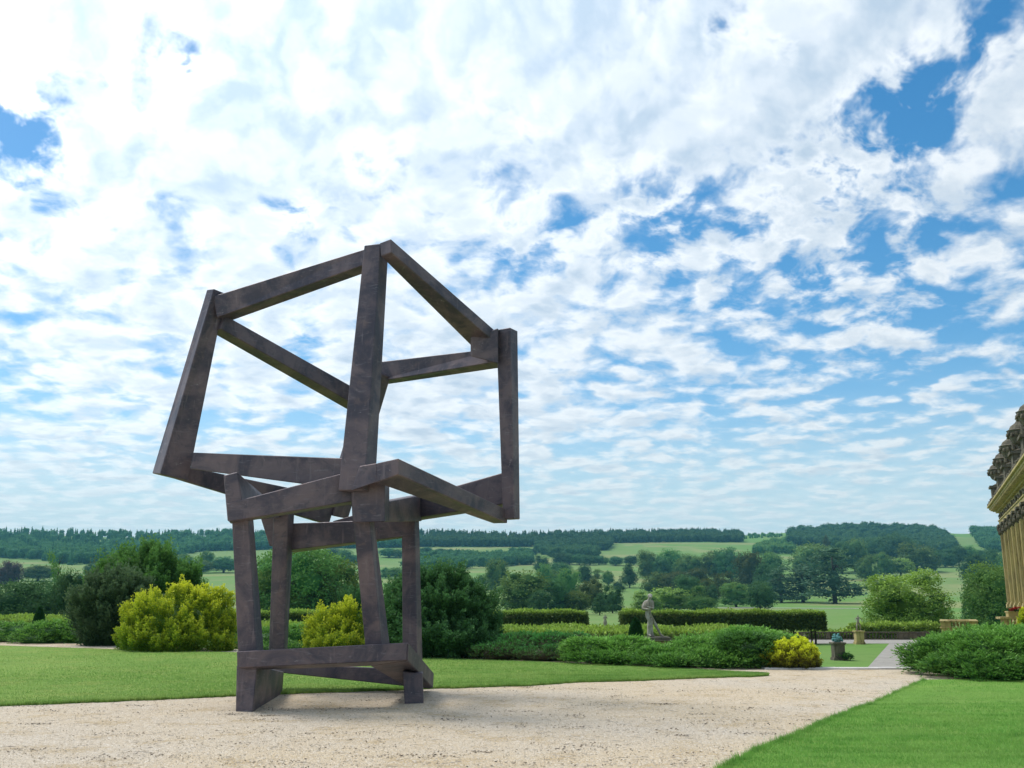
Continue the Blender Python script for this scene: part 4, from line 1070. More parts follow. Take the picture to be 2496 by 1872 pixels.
TREES = [
 # px, base, top, width, kind, material, label
 (12,1432,1368,62,'oak','tree_copper','copper leaved tree cut by the left edge of the picture'),
 (92,1415,1377,64,'oak','tree','flat wide oak on the far left meadow below the wood'),
 (196,1413,1400,11,'oak','tree_dark','tiny lone sapling on the meadow left of the domed yew'),
 (220,1407,1373,34,'oak','tree_dark','dark oak at the left shoulder of the domed yew'),
 (502,1387,1343,32,'round','tree','upright round tree at left of the tilted frame, behind two lower ones'),
 (490,1395,1365,42,'oak','tree','spreading tree in front of the upright one left of the sculpture leg'),
 (545,1394,1357,56,'oak','tree_dark','wide dark oak just left of the front left sculpture leg'),
 (446,1385,1350,40,'oak','tree','tree at the right shoulder of the domed yew below the wood'),
 (470,1392,1365,30,'oak','tree_dark','small dark tree beside the right flank of the domed yew'),
 (645,1386,1357,30,'oak','tree','tree on the meadow seen just right of the front left leg'),
 (815,1362,1337,48,'oak','tree_dark','dark tree cluster under the back lower beam'),
 (840,1374,1338,34,'tall','tree','taller tree in the cluster under the back lower beam'),
 (862,1372,1352,36,'oak','tree','low tree at the right of the cluster under the beam'),
 (948,1357,1336,44,'oak','tree_dark','dark tree line seen between the right hand legs, upper'),
 (975,1358,1338,34,'oak','tree','tree right of the dark upper one between the right hand legs'),
 (940,1408,1383,24,'round','tree_dark','small round tree low between the right hand legs'),
 (965,1409,1383,40,'oak','tree','spreading tree low beside the back right leg'),
 (1040,1350,1333,30,'oak','tree_dark','tiny dark tree just right of the back right leg'),
 (1075,1351,1337,34,'oak','tree_dark','low dark tree on the far meadow under the long right beam'),
 (1180,1442,1400,40,'round','tree','round tree beside the very dark yew on its right'),
 (1211,1440,1363,46,'tall','tree','tall narrow tree right of the dark yew, rising over the meadow'),
 (1150,1445,1410,40,'oak','tree_dark','dark low tree peeping over the shoulder of the very dark yew'),
 (1275,1492,1394,112,'tall','tree','large full crowned tree directly above the left hedge block'),
 (1318,1494,1440,50,'round','tree_dark','dark lower tree at the right foot of the large full crowned tree'),
 (1299,1354,1337,17,'oak','tree_dark','small lone tree left of the square plantation'),
 (1320,1392,1353,34,'round','tree_dark','dark round tree below the square plantation'),
 (1328,1445,1374,40,'tall','tree','tall tree below the dark round one under the plantation'),
 (1367,1402,1370,48,'oak','tree_dark','wide dark oak below the row of trees in the middle'),
 (1348,1425,1390,40,'oak','tree','tree between the tall one and the wide dark oak'),
 (1426,1420,1377,30,'tall','tree_dark','narrow dark tree standing alone on the middle meadow'),
 (1388,1465,1386,54,'tall','tree','tall crown behind the pair left of the hedge gap'),
 (1360,1492,1411,46,'tall','tree_dark','dark tall tree above the right end of the left hedge block'),
 (1402,1492,1440,58,'oak','tree','low wide tree at the right end of the left hedge block'),
 (1444,1480,1409,56,'round','tree_autumn','olive brown tree above the hedge gap'),
 (1462,1494,1447,38,'cone','tree_dark','dark conical tree in the gap between the two hedges'),
 (1493,1489,1425,44,'round','tree_dark','dark round tree right above the hedge gap with dark ground below'),
 (1458,1420,1388,24,'scraggy','tree','thin open tree on the middle meadow left of the small group'),
 (1483,1422,1391,28,'oak','tree','small rounded tree next to the thin open one'),
 (1510,1436,1417,26,'oak','tree_dark','small dark bush tree below the conical tree'),
 (1535,1427,1374,42,'cone','tree_dark','conical dark tree on the middle meadow above the statue'),
 (1368,1375,1347,36,'oak','tree_dark','first tree at the left of the row in the middle meadow'),
 (1388,1375,1348,32,'oak','tree_dark','second tree of the row in the middle meadow, rounder'),
 (1412,1375,1350,34,'oak','tree_dark','third tree of the row in the middle meadow'),
 (1438,1376,1353,36,'oak','tree_dark','fourth tree of the row in the middle meadow, wide'),
 (1460,1375,1354,26,'oak','tree_dark','fifth and last tree of the row in the middle meadow'),
 (1475,1375,1358,16,'oak','tree','small tree just past the right end of the row'),
 (1500,1377,1356,32,'oak','tree_dark','lone umbrella shaped oak on the upper meadow'),
 (1537,1375,1354,30,'oak','tree_dark','rough topped oak right of the lone umbrella shaped one'),
 (1580,1400,1342,42,'tall','tree','tall tree at the left end of the big mixed wood'),
 (1612,1402,1360,44,'oak','tree_dark','dark tree behind the left end of the big mixed wood'),
 (1634,1398,1339,62,'oak','tree','broad tall crown near the left of the big mixed wood'),
 (1678,1402,1352,60,'oak','tree','broad crown right of the tall pair in the big mixed wood'),
 (1600,1440,1395,62,'oak','tree','wide tree above the statue head'),
 (1648,1442,1393,60,'oak','tree_autumn','brownish wide tree right of the statue head'),
 (1698,1432,1385,56,'oak','tree_autumn','olive tree in the middle of the big mixed wood'),
 (1575,1492,1440,60,'round','rhodo','rounded light green tree just left of the statue head'),
 (1632,1490,1432,82,'round','rhodo','large rounded light green tree right of the statue'),
 (1680,1476,1402,56,'tall','tree_dark','dark tall tree right of the light green round tree'),
 (1726,1464,1410,48,'oak','tree_autumn','olive tinted tree above the long hedge'),
 (1703,1491,1428,64,'cone','tree','cone shaped tree just above the left part of the long hedge'),
 (1732,1466,1424,34,'round','tree_dark','dark tree between the cone shaped and the yellowish trees'),
 (1764,1447,1394,44,'round','tree_autumn','yellowish turning tree in front of the mixed wood'),
 (1742,1402,1343,60,'oak','tree','high dark crown at the top of the mixed wood'),
 (1783,1405,1335,66,'oak','tree_dark','highest crown at the top left of the mixed wood'),
 (1828,1424,1346,62,'tall','tree_autumn','big olive crown in the heart of the mixed wood'),
 (1795,1478,1419,66,'round','tree','round bush shaped tree standing alone on the bright lawn'),
 (1853,1487,1417,56,'oak','tree_dark','dark tree with a visible trunk beside the round one'),
 (1875,1400,1345,66,'oak','tree','crown behind the olive one in the mixed wood'),
 (1872,1440,1372,56,'round','tree_dark','blue green tree above the dark tree with the visible trunk'),
 (1905,1458,1385,80,'cedar','cedar','left cedar of the three, dark with layered branches'),
 (1958,1456,1378,88,'cedar','cedar','middle cedar with open layered branches'),
 (2036,1460,1340,124,'cedar','cedar','largest cedar, layered branches sweeping to the grass'),
 (1990,1400,1325,106,'oak','tree','broad domed crown behind the cedars'),
 (2052,1385,1320,66,'oak','tree_dark','dark crown right behind the largest cedar'),
 (2016,1350,1305,22,'cone','tree_autumn','pointed tree top showing above the domed crown'),
 (2085,1382,1314,56,'oak','tree','crown between the largest cedar and the dark clump'),
 (2128,1366,1311,72,'oak','tree_dark','dark clump behind the pair of round trees'),
 (2186,1366,1300,76,'oak','tree_dark','tall dark clump below the right hand hill'),
 (2115,1414,1353,46,'round','tree','left one of the pair of round headed trees on trunks'),
 (2155,1403,1346,42,'round','tree','right one of the pair of round headed trees on trunks'),
 (2196,1402,1360,52,'oak','rhodo','pale green tree right of the pair of round headed trees'),
 (2235,1393,1323,84,'round','tree','large dome shaped tree above the light green rhododendron'),
 (2275,1390,1365,16,'round','tree_dark','slim small tree beside the large dome shaped tree'),
 (2304,1381,1337,48,'round','tree_dark','round tree at the foot of the open hill meadow'),
 (2338,1376,1329,42,'oak','tree_dark','dark tree right of the round one below the hill meadow'),
 (2366,1374,1330,32,'oak','tree','tree directly below the open strip on the hill'),
 (2392,1372,1340,40,'oak','tree_dark','tree peeping over the big round dark tree'),
 (2381,1416,1349,64,'round','tree_dark','big round dark tree on the slope left of the house'),
 (2425,1405,1337,50,'oak','tree_dark','dark tree touching the house columns'),
 (2452,1412,1345,40,'oak','tree','tree half hidden by the house columns'),
]
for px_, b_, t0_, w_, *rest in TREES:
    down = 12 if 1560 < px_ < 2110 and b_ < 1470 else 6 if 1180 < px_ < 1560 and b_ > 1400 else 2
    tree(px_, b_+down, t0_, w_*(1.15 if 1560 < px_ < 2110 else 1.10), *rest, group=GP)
# nearer trees beyond the garden, with finer leaves
NB = 'trees just beyond the garden'
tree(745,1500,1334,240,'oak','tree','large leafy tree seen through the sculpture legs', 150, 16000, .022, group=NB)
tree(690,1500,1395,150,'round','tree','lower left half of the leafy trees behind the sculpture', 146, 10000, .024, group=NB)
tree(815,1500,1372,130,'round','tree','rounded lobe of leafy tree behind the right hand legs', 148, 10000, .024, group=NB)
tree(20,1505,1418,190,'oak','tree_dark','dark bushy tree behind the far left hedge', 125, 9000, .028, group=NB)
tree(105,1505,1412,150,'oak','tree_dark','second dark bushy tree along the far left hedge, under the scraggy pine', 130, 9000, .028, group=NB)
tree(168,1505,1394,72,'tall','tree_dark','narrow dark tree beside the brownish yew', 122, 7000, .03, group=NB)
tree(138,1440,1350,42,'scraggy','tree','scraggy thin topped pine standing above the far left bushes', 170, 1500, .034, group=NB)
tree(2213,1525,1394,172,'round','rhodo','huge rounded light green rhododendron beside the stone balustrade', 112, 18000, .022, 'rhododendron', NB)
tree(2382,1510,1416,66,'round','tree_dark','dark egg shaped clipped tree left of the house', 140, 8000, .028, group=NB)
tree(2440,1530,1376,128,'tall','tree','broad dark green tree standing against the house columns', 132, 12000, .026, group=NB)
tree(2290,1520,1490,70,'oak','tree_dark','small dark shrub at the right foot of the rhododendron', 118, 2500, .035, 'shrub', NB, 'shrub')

# ------------------------------------------------------------------ woods too far to count
def far_tree(kind, seed):
    lv = Leaves(seed); r = lv.r
    if kind == 'fir':
        zs = np.linspace(.12, .92, 6); c = np.array([(0, 0, z) for z in zs]); rad = np.array([((.34*(1-z)+.05),)*2 + (.15,) for z in zs])
        lv.lumps(c, rad, 1.0, 1, .22)
        p, nn, _ = sample_lobes(r, c, rad, 60, .8)
        lv.cards(p, nn*.6+np.array([0, 0, .35])+r.normal(0, .4, p.shape), .11, .07, .3*p[:, 2])
    else:
        c = np.array([(r.uniform(-.22, .22), r.uniform(-.22, .22), r.uniform(.32, .74)) for _ in range(7)] + [(0, 0, .5)])
        rad = np.array([(s, s, s*.8) for s in r.uniform(.17, .28, 7)] + [(.36, .36, .38)])
        lv.lumps(c, rad, .95, 1, .14)
        p, nn, _ = sample_lobes(r, c, rad, 90, .9)
        lv.cards(p, nn+r.normal(0, .7, p.shape), .12, .09, np.clip(p[:, 2]*.8, 0, 1), face=nn)
    T = np.concatenate(lv.T + [np.concatenate([q[:, :3], q[:, [0, 2, 3]]]) for q in lv.Q])
    return np.concatenate(lv.V), T, np.concatenate(lv.tip)
FT = {k: [far_tree(k, 300+i+(10 if k == 'fir' else 0)) for i in range(4)] for k in ('fir', 'leafy')}
def wood(name, label, top, bot, n, kinds, mat, hm, seed, wscale=1.0):
    """scatter trees on the slope between two measured boundary lines"""
    r = np.random.default_rng(seed); V, T, A = [], [], []; off = 0
    top = np.array(top, float); bot = np.array(bot, float)
    x0, x1 = max(top[0, 0], bot[0, 0]), min(top[-1, 0], bot[-1, 0])
    for i in range(n):
        px = r.uniform(x0, x1); a = np.interp(px, top[:, 0], top[:, 1]); b = np.interp(px, bot[:, 0], bot[:, 1])
        f = r.uniform(0, 1)
        if i < n*.25: f = r.uniform(.9, 1.0)                   # a closed edge towards the meadow
        py = a + (b-a)*f
        g = at_ground(px, py)
        if b - a < 1: continue
        k = kinds[0] if r.uniform() < (.70 if f < .5 else .25) else kinds[1]
        v, t, tp = FT[k][r.integers(4)]
        h = hm*r.uniform(.90, 1.08); w = h*(.60 if k == 'fir' else .95)*wscale*r.uniform(.85, 1.2); an = r.uniform(0, 6.28)
        ca, sa = math.cos(an), math.sin(an)
        vv = np.stack([(v[:, 0]*ca-v[:, 1]*sa)*w+g[0], (v[:, 0]*sa+v[:, 1]*ca)*w+g[1]+r.uniform(-8, 8), v[:, 2]*h+g[2]-h*.06], -1)
        V.append(vv); T.append(t+off); A.append(tp); off += len(vv)
    o = link(name, mesh_np(name, np.concatenate(V), tris=np.concatenate(T), attrs={'tip': np.concatenate(A)}), M[mat])
    tag(o, label, 'wood', kind='stuff')
wood('ridge_wood', 'long dark wood along the left ridge', [(-160,1303),(0,1303),(440,1307),(700,1306),(1010,1303)], [(-160,1358),(0,1360),(110,1366),(165,1378),(230,1374),(330,1368),(430,1366),(470,1346),(600,1341),(1010,1334)], 1900, ('fir', 'leafy'), 'tree_dark', 17, 71)
wood('ridge_wood', 'dark wood along the middle ridge', [(1000,1303),(1250,1315),(1480,1305),(1700,1299),(1790,1306),(1805,1308)], [(1000,1333),(1290,1333),(1300,1327),(1320,1340),(1480,1342),(1492,1324),(1700,1321),(1805,1322)], 1700, ('fir', 'leafy'), 'tree_dark', 15, 72)
wood('plantation', 'square dark plantation on the middle slope', [(1311,1333),(1456,1336)], [(1311,1349),(1350,1360),(1456,1359)], 150, ('fir', 'leafy'), 'tree_dark', 15, 73)
wood('hill_wood', 'rounded wood on the right hand hill', [(1925,1301),(2000,1296),(2130,1290),(2260,1296),(2300,1302),(2324,1330)], [(1925,1330),(2000,1332),(2150,1345),(2290,1352),(2324,1345)], 520, ('leafy', 'leafy'), 'tree_dark', 19, 74)
wood('hill_wood', 'lower fringe of trees left of the right hand hill wood', [(1845,1342),(1920,1318),(1935,1318)], [(1845,1352),(1935,1350)], 70, ('leafy', 'leafy'), 'tree', 14, 75)
wood('hill_wood', 'wood at the far right behind the house, beyond the open strip', [(2376,1301),(2420,1300),(2560,1297)], [(2376,1310),(2410,1345),(2560,1350)], 220, ('leafy', 'leafy'), 'tree_dark', 19, 76)
wood('valley_wood', 'wood band on the slope above the dark yew', [(990,1368),(1100,1362),(1292,1360)], [(990,1398),(1140,1388),(1292,1376)], 210, ('leafy', 'leafy'), 'tree_dark', 15, 77)
wood('ridge_wood', 'thin line of trees on the grassy ridge in the saddle', [(1800,1306),(1935,1303)], [(1800,1314),(1935,1308)], 80, ('leafy', 'fir'), 'tree', 7, 78)

# ================================================================== the house at the right edge
def build_house():
    c = P(2449, 1400, 95.0); org = Vector((c[0], 95.0, 0))
    a = RAD(22.3)
    s = Vector((-math.sin(a), -math.cos(a), 0)); n = Vector((-math.cos(a), math.sin(a), 0))   # along the front towards the viewer / out of the wall
    root = empty('country_house', org, 'golden stone classical house front with tall pilasters and urns at the right edge', 'house')
    Mx = Matrix(((s.x, n.x, 0, 0), (s.y, n.y, 0, 0), (0, 0, 1, 0), (0, 0, 0, 1)))
    Lf = 52.0
    def bx(b, s0, s1, n0, n1, z0, z1): b.box(s0, n0, z0, s1, n1, z1, Mx)
    b = BM(); bx(b, .3, Lf-.3, -14, -.50, GARDEN-.2, 9.2); b.build('wall', M['gold_stone'], root, .02)
    b = BM(); bx(b, 0, Lf, -14.2, -.02, GARDEN-.25, .30); bx(b, .1, Lf-.1, -14.1, .06, .302, .55); b.build('plinth', M['gold_stone'], root, .03)
    b = BM()
    bx(b, .1, Lf-.1, -14.1, .05, 8.30, 8.62); bx(b, .06, Lf-.06, -14.14, .12, 8.622, 8.75); b.build('architrave', M['gold_stone'], root, .015)
    b = BM(); bx(b, .15, Lf-.15, -14, -.02, 8.752, 9.45); b.build('frieze', M['gold_stone'], root, .01)
    b = BM()
    for k, (o, z0, z1) in enumerate(((.22, 9.452, 9.60), (.45, 9.602, 9.74), (.74, 9.80, 9.99), (.90, 9.992, 10.16))):
        bx(b, -o, Lf+o, -14-o, o, z0, z1)
    b.build('cornice', M['gold_stone'], root, .02)
    b = BM()
    q = .6
    while q < Lf: bx(b, q, q+.24, .44, .70, 9.60, 9.798); q += .62
    tag(b.build('modillions', M['gold_stone'], root), kind='stuff')
    # carved crest along the cornice
    b = BM(); rr0 = random.Random(9); q = -.7
    while q < Lf:
        v = s*q + n*(.62+rr0.uniform(-.08, .08)); hh = rr0.uniform(.14, .34)
        b.blob((v.x, v.y, 10.16+hh*.5), (.26, .26, hh), 1, .25, int(q*10)+20); q += .46
    tag(b.build('carved_crest', M['dark_stone'], root), kind='stuff')
    # parapet
    b = BM(); bx(b, .2, Lf-.2, -.45, -.05, 10.162, 10.45); bx(b, .15, Lf-.15, -.5, 0, 11.45, 11.65); b.build('parapet_rail', M['dark_stone'], root, .015)
    bb = BM(); bb.lathe([(.09,0),(.09,.08),(.05,.16),(.12,.42),(.10,.60),(.05,.80),(.09,.92),(.09,1.0)], 8)
    bal = bb.mesh('parapet_baluster', smooth=True)
    # pilasters, capitals, urns
    sp = 4.1; npil = 13
    pb = BM()
    w = .55
    pb.box(-w*1.15, -.05, .55, w*1.15, .16, .95); pb.box(-w*1.06, -.05, .952, w*1.06, .10, 1.12)
    pb.box(-w, -.5, .55, w, .0, 7.45)
    for f in range(5):                                          # fillets between the flutes, front and near flank
        x = -w + .05 + f*(2*w-.1)/4
        pb.box(x-.045, .002, 1.2, x+.045, .055, 7.3)
    for f in range(3):
        y = -.42 + f*.16
        pb.box(w+.002, y-.035, 1.2, w+.055, y+.035, 7.3); pb.box(-w-.055, y-.035, 1.2, -w-.002, y+.035, 7.3)
    pil = pb.mesh('pilaster', 0)
    cb = BM(); rr = random.Random(4)
    cb.box(-w*1.25, -.5, 8.10, w*1.25, .24, 8.298)
    for k in range(34):                                         # carved leaves
        x = rr.uniform(-w*1.1, w*1.1); z = rr.uniform(7.45, 8.05); y = rr.uniform(.0, .16) + (z-7.4)*.14
        cb.blob((x, y, z), (.11, .10, .17), 1, .2, k)
    for k in range(14):
        for sg in (-1, 1): cb.blob((sg*(w+.05+rr.uniform(0, .1)), rr.uniform(-.45, .1), rr.uniform(7.45, 8.05)), (.10, .11, .17), 1, .2, k+50)
    cap = cb.mesh('capital')
    ub = BM()
    ub.box(-.62, -.62, 0, .62, .62, .22); ub.box(-.52, -.52, .222, .52, .52, 1.35); ub.box(-.64, -.64, 1.352, .64, .64, 1.52)
    ub.lathe([(.36,1.522),(.40,1.62),(.20,1.74),(.16,1.90),(.42,2.10),(.56,2.45),(.60,2.75),(.66,2.86),(.52,2.95),(.44,3.15),(.22,3.35),(.14,3.50),(.20,3.62),(.08,3.80),(.0,3.92)], 12)
    for k in range(16):
        an = 2*math.pi*k/16; ub.blob((.60*math.cos(an), .60*math.sin(an), 2.60+.08*math.sin(k*2.1)), (.09, .09, .16), 1, .2, k)
    for sg in (-1, 1):
        ub.tube([(sg*.52, 0, 2.2), (sg*.85, 0, 2.5), (sg*.82, 0, 2.9), (sg*.5, 0, 3.0)], .07, 6)
    urn = ub.mesh('urn')
    swag = BM()
    for k in range(22):
        u = k/21*2-1; swag.blob((u*1.35, .06+.05*math.cos(u*5), 9.10-.30*(1-u*u)+random.Random(k).uniform(-.05,.05)), (.12, .10, .13), 1, .25, k)
    swm = swag.mesh('swag')
    wf = BM(); wf.box(-.95, -.02, 0, .95, .05, 2.9); 
    R4 = Mx.to_quaternion()
    def put(nm, me, mat, ss, nn_, z, rot=0):
        o = link(nm, me, mat, root); v = s*ss + n*nn_; o.location = (v.x, v.y, z); 
        o.rotation_euler = (0, 0, math.atan2(s.y, s.x)+rot); return o
    # facade frame is left handed seen from outside: rotate so local +y points out of the wall
    for i in range(npil):
        ss = .75 + i*sp
        for nm, me, mat in (('pilaster', pil, M['gold_stone']), ('capital', cap, M['dark_stone'])):
            o = put(nm, me, mat, ss, 0, 0)
            o.rotation_euler = (0, 0, math.atan2(-s.y, -s.x))
        if i % 2 == 0:
            u = put('urn', urn, M['dark_stone'], ss, -.30, 10.165); u.scale = (1.45, 1.45, 1.18)
        if i < npil-1:
            o = put('swag', swm, M['dark_stone'], ss+sp/2, 0, 0); o.rotation_euler = (0, 0, math.atan2(-s.y, -s.x))
            for j in range(7): put('baluster', bal, M['dark_stone'], ss+.9+j*.38, -.25, 10.452)
            # window: surround, two sashes of glass, sill
            for zb, hh in ((1.3, 2.9), (5.2, 2.2)):
                fr = put('window', win_mesh(hh), M['frame'], ss+sp/2, -.5, zb); fr.rotation_euler = (0, 0, math.atan2(-s.y, -s.x))
                gl = link('pane', pane_mesh(hh), M['glass'], fr)
                sl = link('sill', sill_mesh(), M['gold_stone'], fr)
    return root
_wm = {}
def win_mesh(h):
    if ('w', h) not in _wm:
        b = BM(); w = .8
        for x0, x1, z0, z1 in ((-w-.16, -w, -.1, h+.16), (w, w+.16, -.1, h+.16), (-w, w, h, h+.16), (-w, w, -.1, 0), (-.03, .03, 0, h), (-w, -.03, h*.5-.03, h*.5+.03), (.03, w, h*.5-.03, h*.5+.03)):
            b.box(x0, .002, z0, x1, .14 if abs(x0) > .5 and (z1-z0) > 1 or z0 >= h else .08, z1)
        _wm[('w', h)] = b.mesh('window')
    return _wm[('w', h)]
def pane_mesh(h):
    if ('p', h) not in _wm:
        b = BM(); b.box(-.8, .004, 0, .8, .03, h); _wm[('p', h)] = b.mesh('pane')
    return _wm[('p', h)]
def sill_mesh():
    if 's' not in _wm:
        b = BM(); b.box(-1.1, .003, -.26, 1.1, .22, -.102); _wm['s'] = b.mesh('sill')
    return _wm['s']
build_house()

# ================================================================== balustrades of the garden
_bal = BM(); _bal.lathe([(.085,0),(.085,.05),(.045,.10),(.095,.24),(.085,.32),(.04,.46),(.075,.53),(.075,.58)], 8)
BAL = _bal.mesh('baluster', smooth=True)
def near_balustrade():
    d = 74.0
    x0, x1 = hx(2291, d), hx(2381, d); zt = zz(1512.5, d); zb = zz(1517, d); zl = zz(1532, d)
    root = empty('stone_balustrade', ((x0+x1)/2, d, GARDEN), 'golden stone balustrade corner with open top, right of the rhododendron', 'balustrade', 'balustrades by the house')
    o = Vector(root.location)
    def part(nm, boxes, mat=M['gold_stone'], bev=.02):
        b = BM()
        for q in boxes: b.box(q[0]-o.x, q[1]-o.y, q[2]-o.z, q[3]-o.x, q[4]-o.y, q[5]-o.z)
        for v in b.b.verts: v.co.x += v.co.y*.425            # the return runs back parallel to the house
        return b.build(nm, mat, root, bev)
    dy = 3.2
    part('base_wall', [(x0, d, GARDEN-.1, x1, d+.55, zl), (x0+.02, d+.552, GARDEN-.1, x0+.57, d+dy, zl), (x1-.57, d+.552, GARDEN-.1, x1-.02, d+dy, zl), (x0+.04, d+dy+.002, GARDEN-.1, x1-.04, d+dy+.55, zl)])
    part('ledge', [(x0-.07, d-.07, zl+.002, x1+.07, d+.62, zl+.09)])
    part('top_rail', [(x0-.06, d-.06, zb, x1+.06, d+.60, zt)])
    part('top_rail', [(x0-.05, d+dy, zb, x1+.05, d+dy+.6, zt)])
    part('top_rail', [(x0-.05, d+.602, zb+.001, x0+.55, d+dy-.002, zt-.001)]); part('top_rail', [(x1-.55, d+.602, zb+.001, x1+.05, d+dy-.002, zt-.001)])
    for px0, px1, y_ in ((x0, x0+.75, d+.02), (x1-.5, x1, d+.02), (x0, x0+.5, d+dy+.02), (x1-.5, x1, d+dy+.02)):
        part('pier', [(px0, y_, zl+.091, px1, y_+.5, zb-.002)])
    h = zb-(zl+.09)
    for yy in (d+.28, d+dy+.28):
        k = 0; x = x0+1.0
        while x < x1-.62:
            q = link('baluster', BAL, M['gold_stone'], root); q.location = (x-o.x+(yy-o.y)*.425, yy-o.y, zl+.09-o.z); q.scale = (1.1, 1.1, h/.58); x += .27
    b = BM(); rr = random.Random(2); cx = (x0+x1)/2+.1-o.x
    for k in range(18): b.blob((cx+rr.uniform(-.34, .34), -.05, zl-.5-o.z+rr.uniform(-.42, .30)), (.16, .12, .16), 1, .2, k)
    b.build('carved_mask', M['lead'], root)
    # lower wall linking to the house terrace
    root2 = empty('low_wall', (hx(2412, d), d+1, GARDEN), 'low golden wall with flat coping between the two balustrades', 'wall')
    o2 = Vector(root2.location)
    b = BM(); b.box(x1+.08-o2.x, -.2, -.1, hx(2446, d)-.12-o2.x, .3, zz(1537,d)-GARDEN-.002); b.build('wall', M['dark_stone'], root2, .02)
    b = BM(); b.box(x1+.08-o2.x, -.3, zz(1537,d)-GARDEN, hx(2446, d)-.12-o2.x, .4, zz(1529.5,d)-GARDEN); b.build('coping', M['gold_stone'], root2, .02)
    # second balustrade
    x0, x1 = hx(2446, d), hx(2600, d); zt = zz(1503.5, d); zb = zz(1509.5, d); zl = zz(1533, d)
    root3 = empty('stone_balustrade', ((x0+x1)/2, d, GARDEN), 'golden stone balustrade below the house, carrying red flowers', 'balustrade', 'balustrades by the house')
    o3 = Vector(root3.location)
    def part3(nm, q, mat=M['gold_stone']):
        b = BM(); b.box(q[0]-o3.x, q[1]-o3.y, q[2]-o3.z, q[3]-o3.x, q[4]-o3.y, q[5]-o3.z); return b.build(nm, mat, root3, .02)
    part3('base_wall', (x0, d, GARDEN-.1, x1, d+.6, zl)); part3('ledge', (x0-.06, d-.06, zl+.002, x1, d+.66, zl+.09))
    part3('top_rail', (x0-.3, d-.06, zb, x1, d+.66, zt)); part3('pier', (x0, d+.03, zl+.091, x0+.46, d+.55, zb-.002))
    for k in range(16):
        q = link('baluster', BAL, M['gold_stone'], root3); q.location = (x0+.68+k*.27-o3.x, d+.3-o3.y, zl+.09-o3.z); q.scale = (1.1, 1.1, (zb-zl-.09)/.58)
    # planter with geraniums
    px_ = hx(2480, d+.3)
    pr = empty('flower_planter', (px_, d+.3, zt), 'stone planter full of red flowers on the balustrade below the house', 'planter')
    b = BM(); b.box(-.75, -.2, .002, .75, .2, .30); b.box(-.80, -.25, .302, .80, .25, .40); b.build('trough', M['gold_stone'], pr, .01)
    lv = Leaves(81); r = lv.r; n = 700
    p = np.stack([r.uniform(-.75, .75, n), r.uniform(-.25, .25, n), .38+np.abs(r.normal(0, .10, n))], -1)
    lv.cards(p, r.normal(0, 1, p.shape)+np.array([0, 0, .6]), .10, .08, 0); link('leaves', lv.mesh('leaves'), M['topiary'], pr)
    lv = Leaves(82); r = lv.r
    cc = np.stack([r.uniform(-.75, .75, 26), r.uniform(-.28, .2, 26), .52+r.uniform(-.06, .16, 26)], -1)
    k = np.repeat(np.arange(26), 26); p = cc[k] + r.normal(0, .035, (len(k), 3)); lv.cards(p, r.normal(0, 1, p.shape), .06, .06, 0)
    link('flowers', lv.mesh('flowers'), M['flower'], pr)
near_balustrade()
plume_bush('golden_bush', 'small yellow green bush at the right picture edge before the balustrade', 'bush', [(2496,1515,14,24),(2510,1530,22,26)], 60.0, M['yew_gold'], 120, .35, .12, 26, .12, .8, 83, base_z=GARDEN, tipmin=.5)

def far_balustrade():
    d = 97.0; zt = zz(1540, d); zb = zz(1542.6, d); g = GARDEN
    for (pa, pb, lab) in ((1885, 2081, 'long low stone balustrade behind the bronze bust and pleached trunks'), (2101, 2187, 'low stone balustrade right of the pedestal statue'),):
        xa, xb = hx(pa, d), hx(pb, d)
        root = empty('garden_balustrade', ((xa+xb)/2, d, g), lab, 'balustrade', 'low balustrades of the garden'); o = Vector(root.location)
        b = BM(); b.box(xa-o.x, -.14, zb-g, xb-o.x, .14, zt-g); b.build('rail', M['dark_stone'], root, .01)
        b = BM(); b.box(xa-o.x, -.13, -.05, xb-o.x, .13, .10); b.build('kerb', M['dark_stone'], root, .01)
        b = BM(); x = xa+.3
        while x < xb-.2:
            b.lathe([(.07,.102),(.04,.18),(.085,.32),(.04,.52),(.065,zb-g-.002)], 6, (x-o.x, 0, 0)); x += .30
        tag(b.build('balusters', M['dark_stone'], root, smooth=True), kind='stuff')
        x = xa
        while x <= xb+.01:
            b = BM(); b.box(-.16, -.16, .102, .16, .16, zb-g-.002); q = b.build('pier', M['dark_stone'], root, .01); q.location = (x-o.x, 0, 0); x += (xb-xa)/max(1, round((xb-xa)/2.6))
    xa, xb = hx(2188, d), hx(2262, d)
    root = empty('garden_wall', ((xa+xb)/2, d, g), 'solid low dark stone wall panel at the end of the garden balustrade', 'wall')
    w = (xb-xa)/2
    b = BM(); b.box(-w, -.15, -.05, w, .15, zb-g-.002); b.build('panel', M['dark_stone'], root, .01)
    b = BM(); b.box(-w-.05, -.2, zb-g, w+.05, .2, zt-g); b.build('coping', M['dark_stone'], root, .01)
far_balustrade()

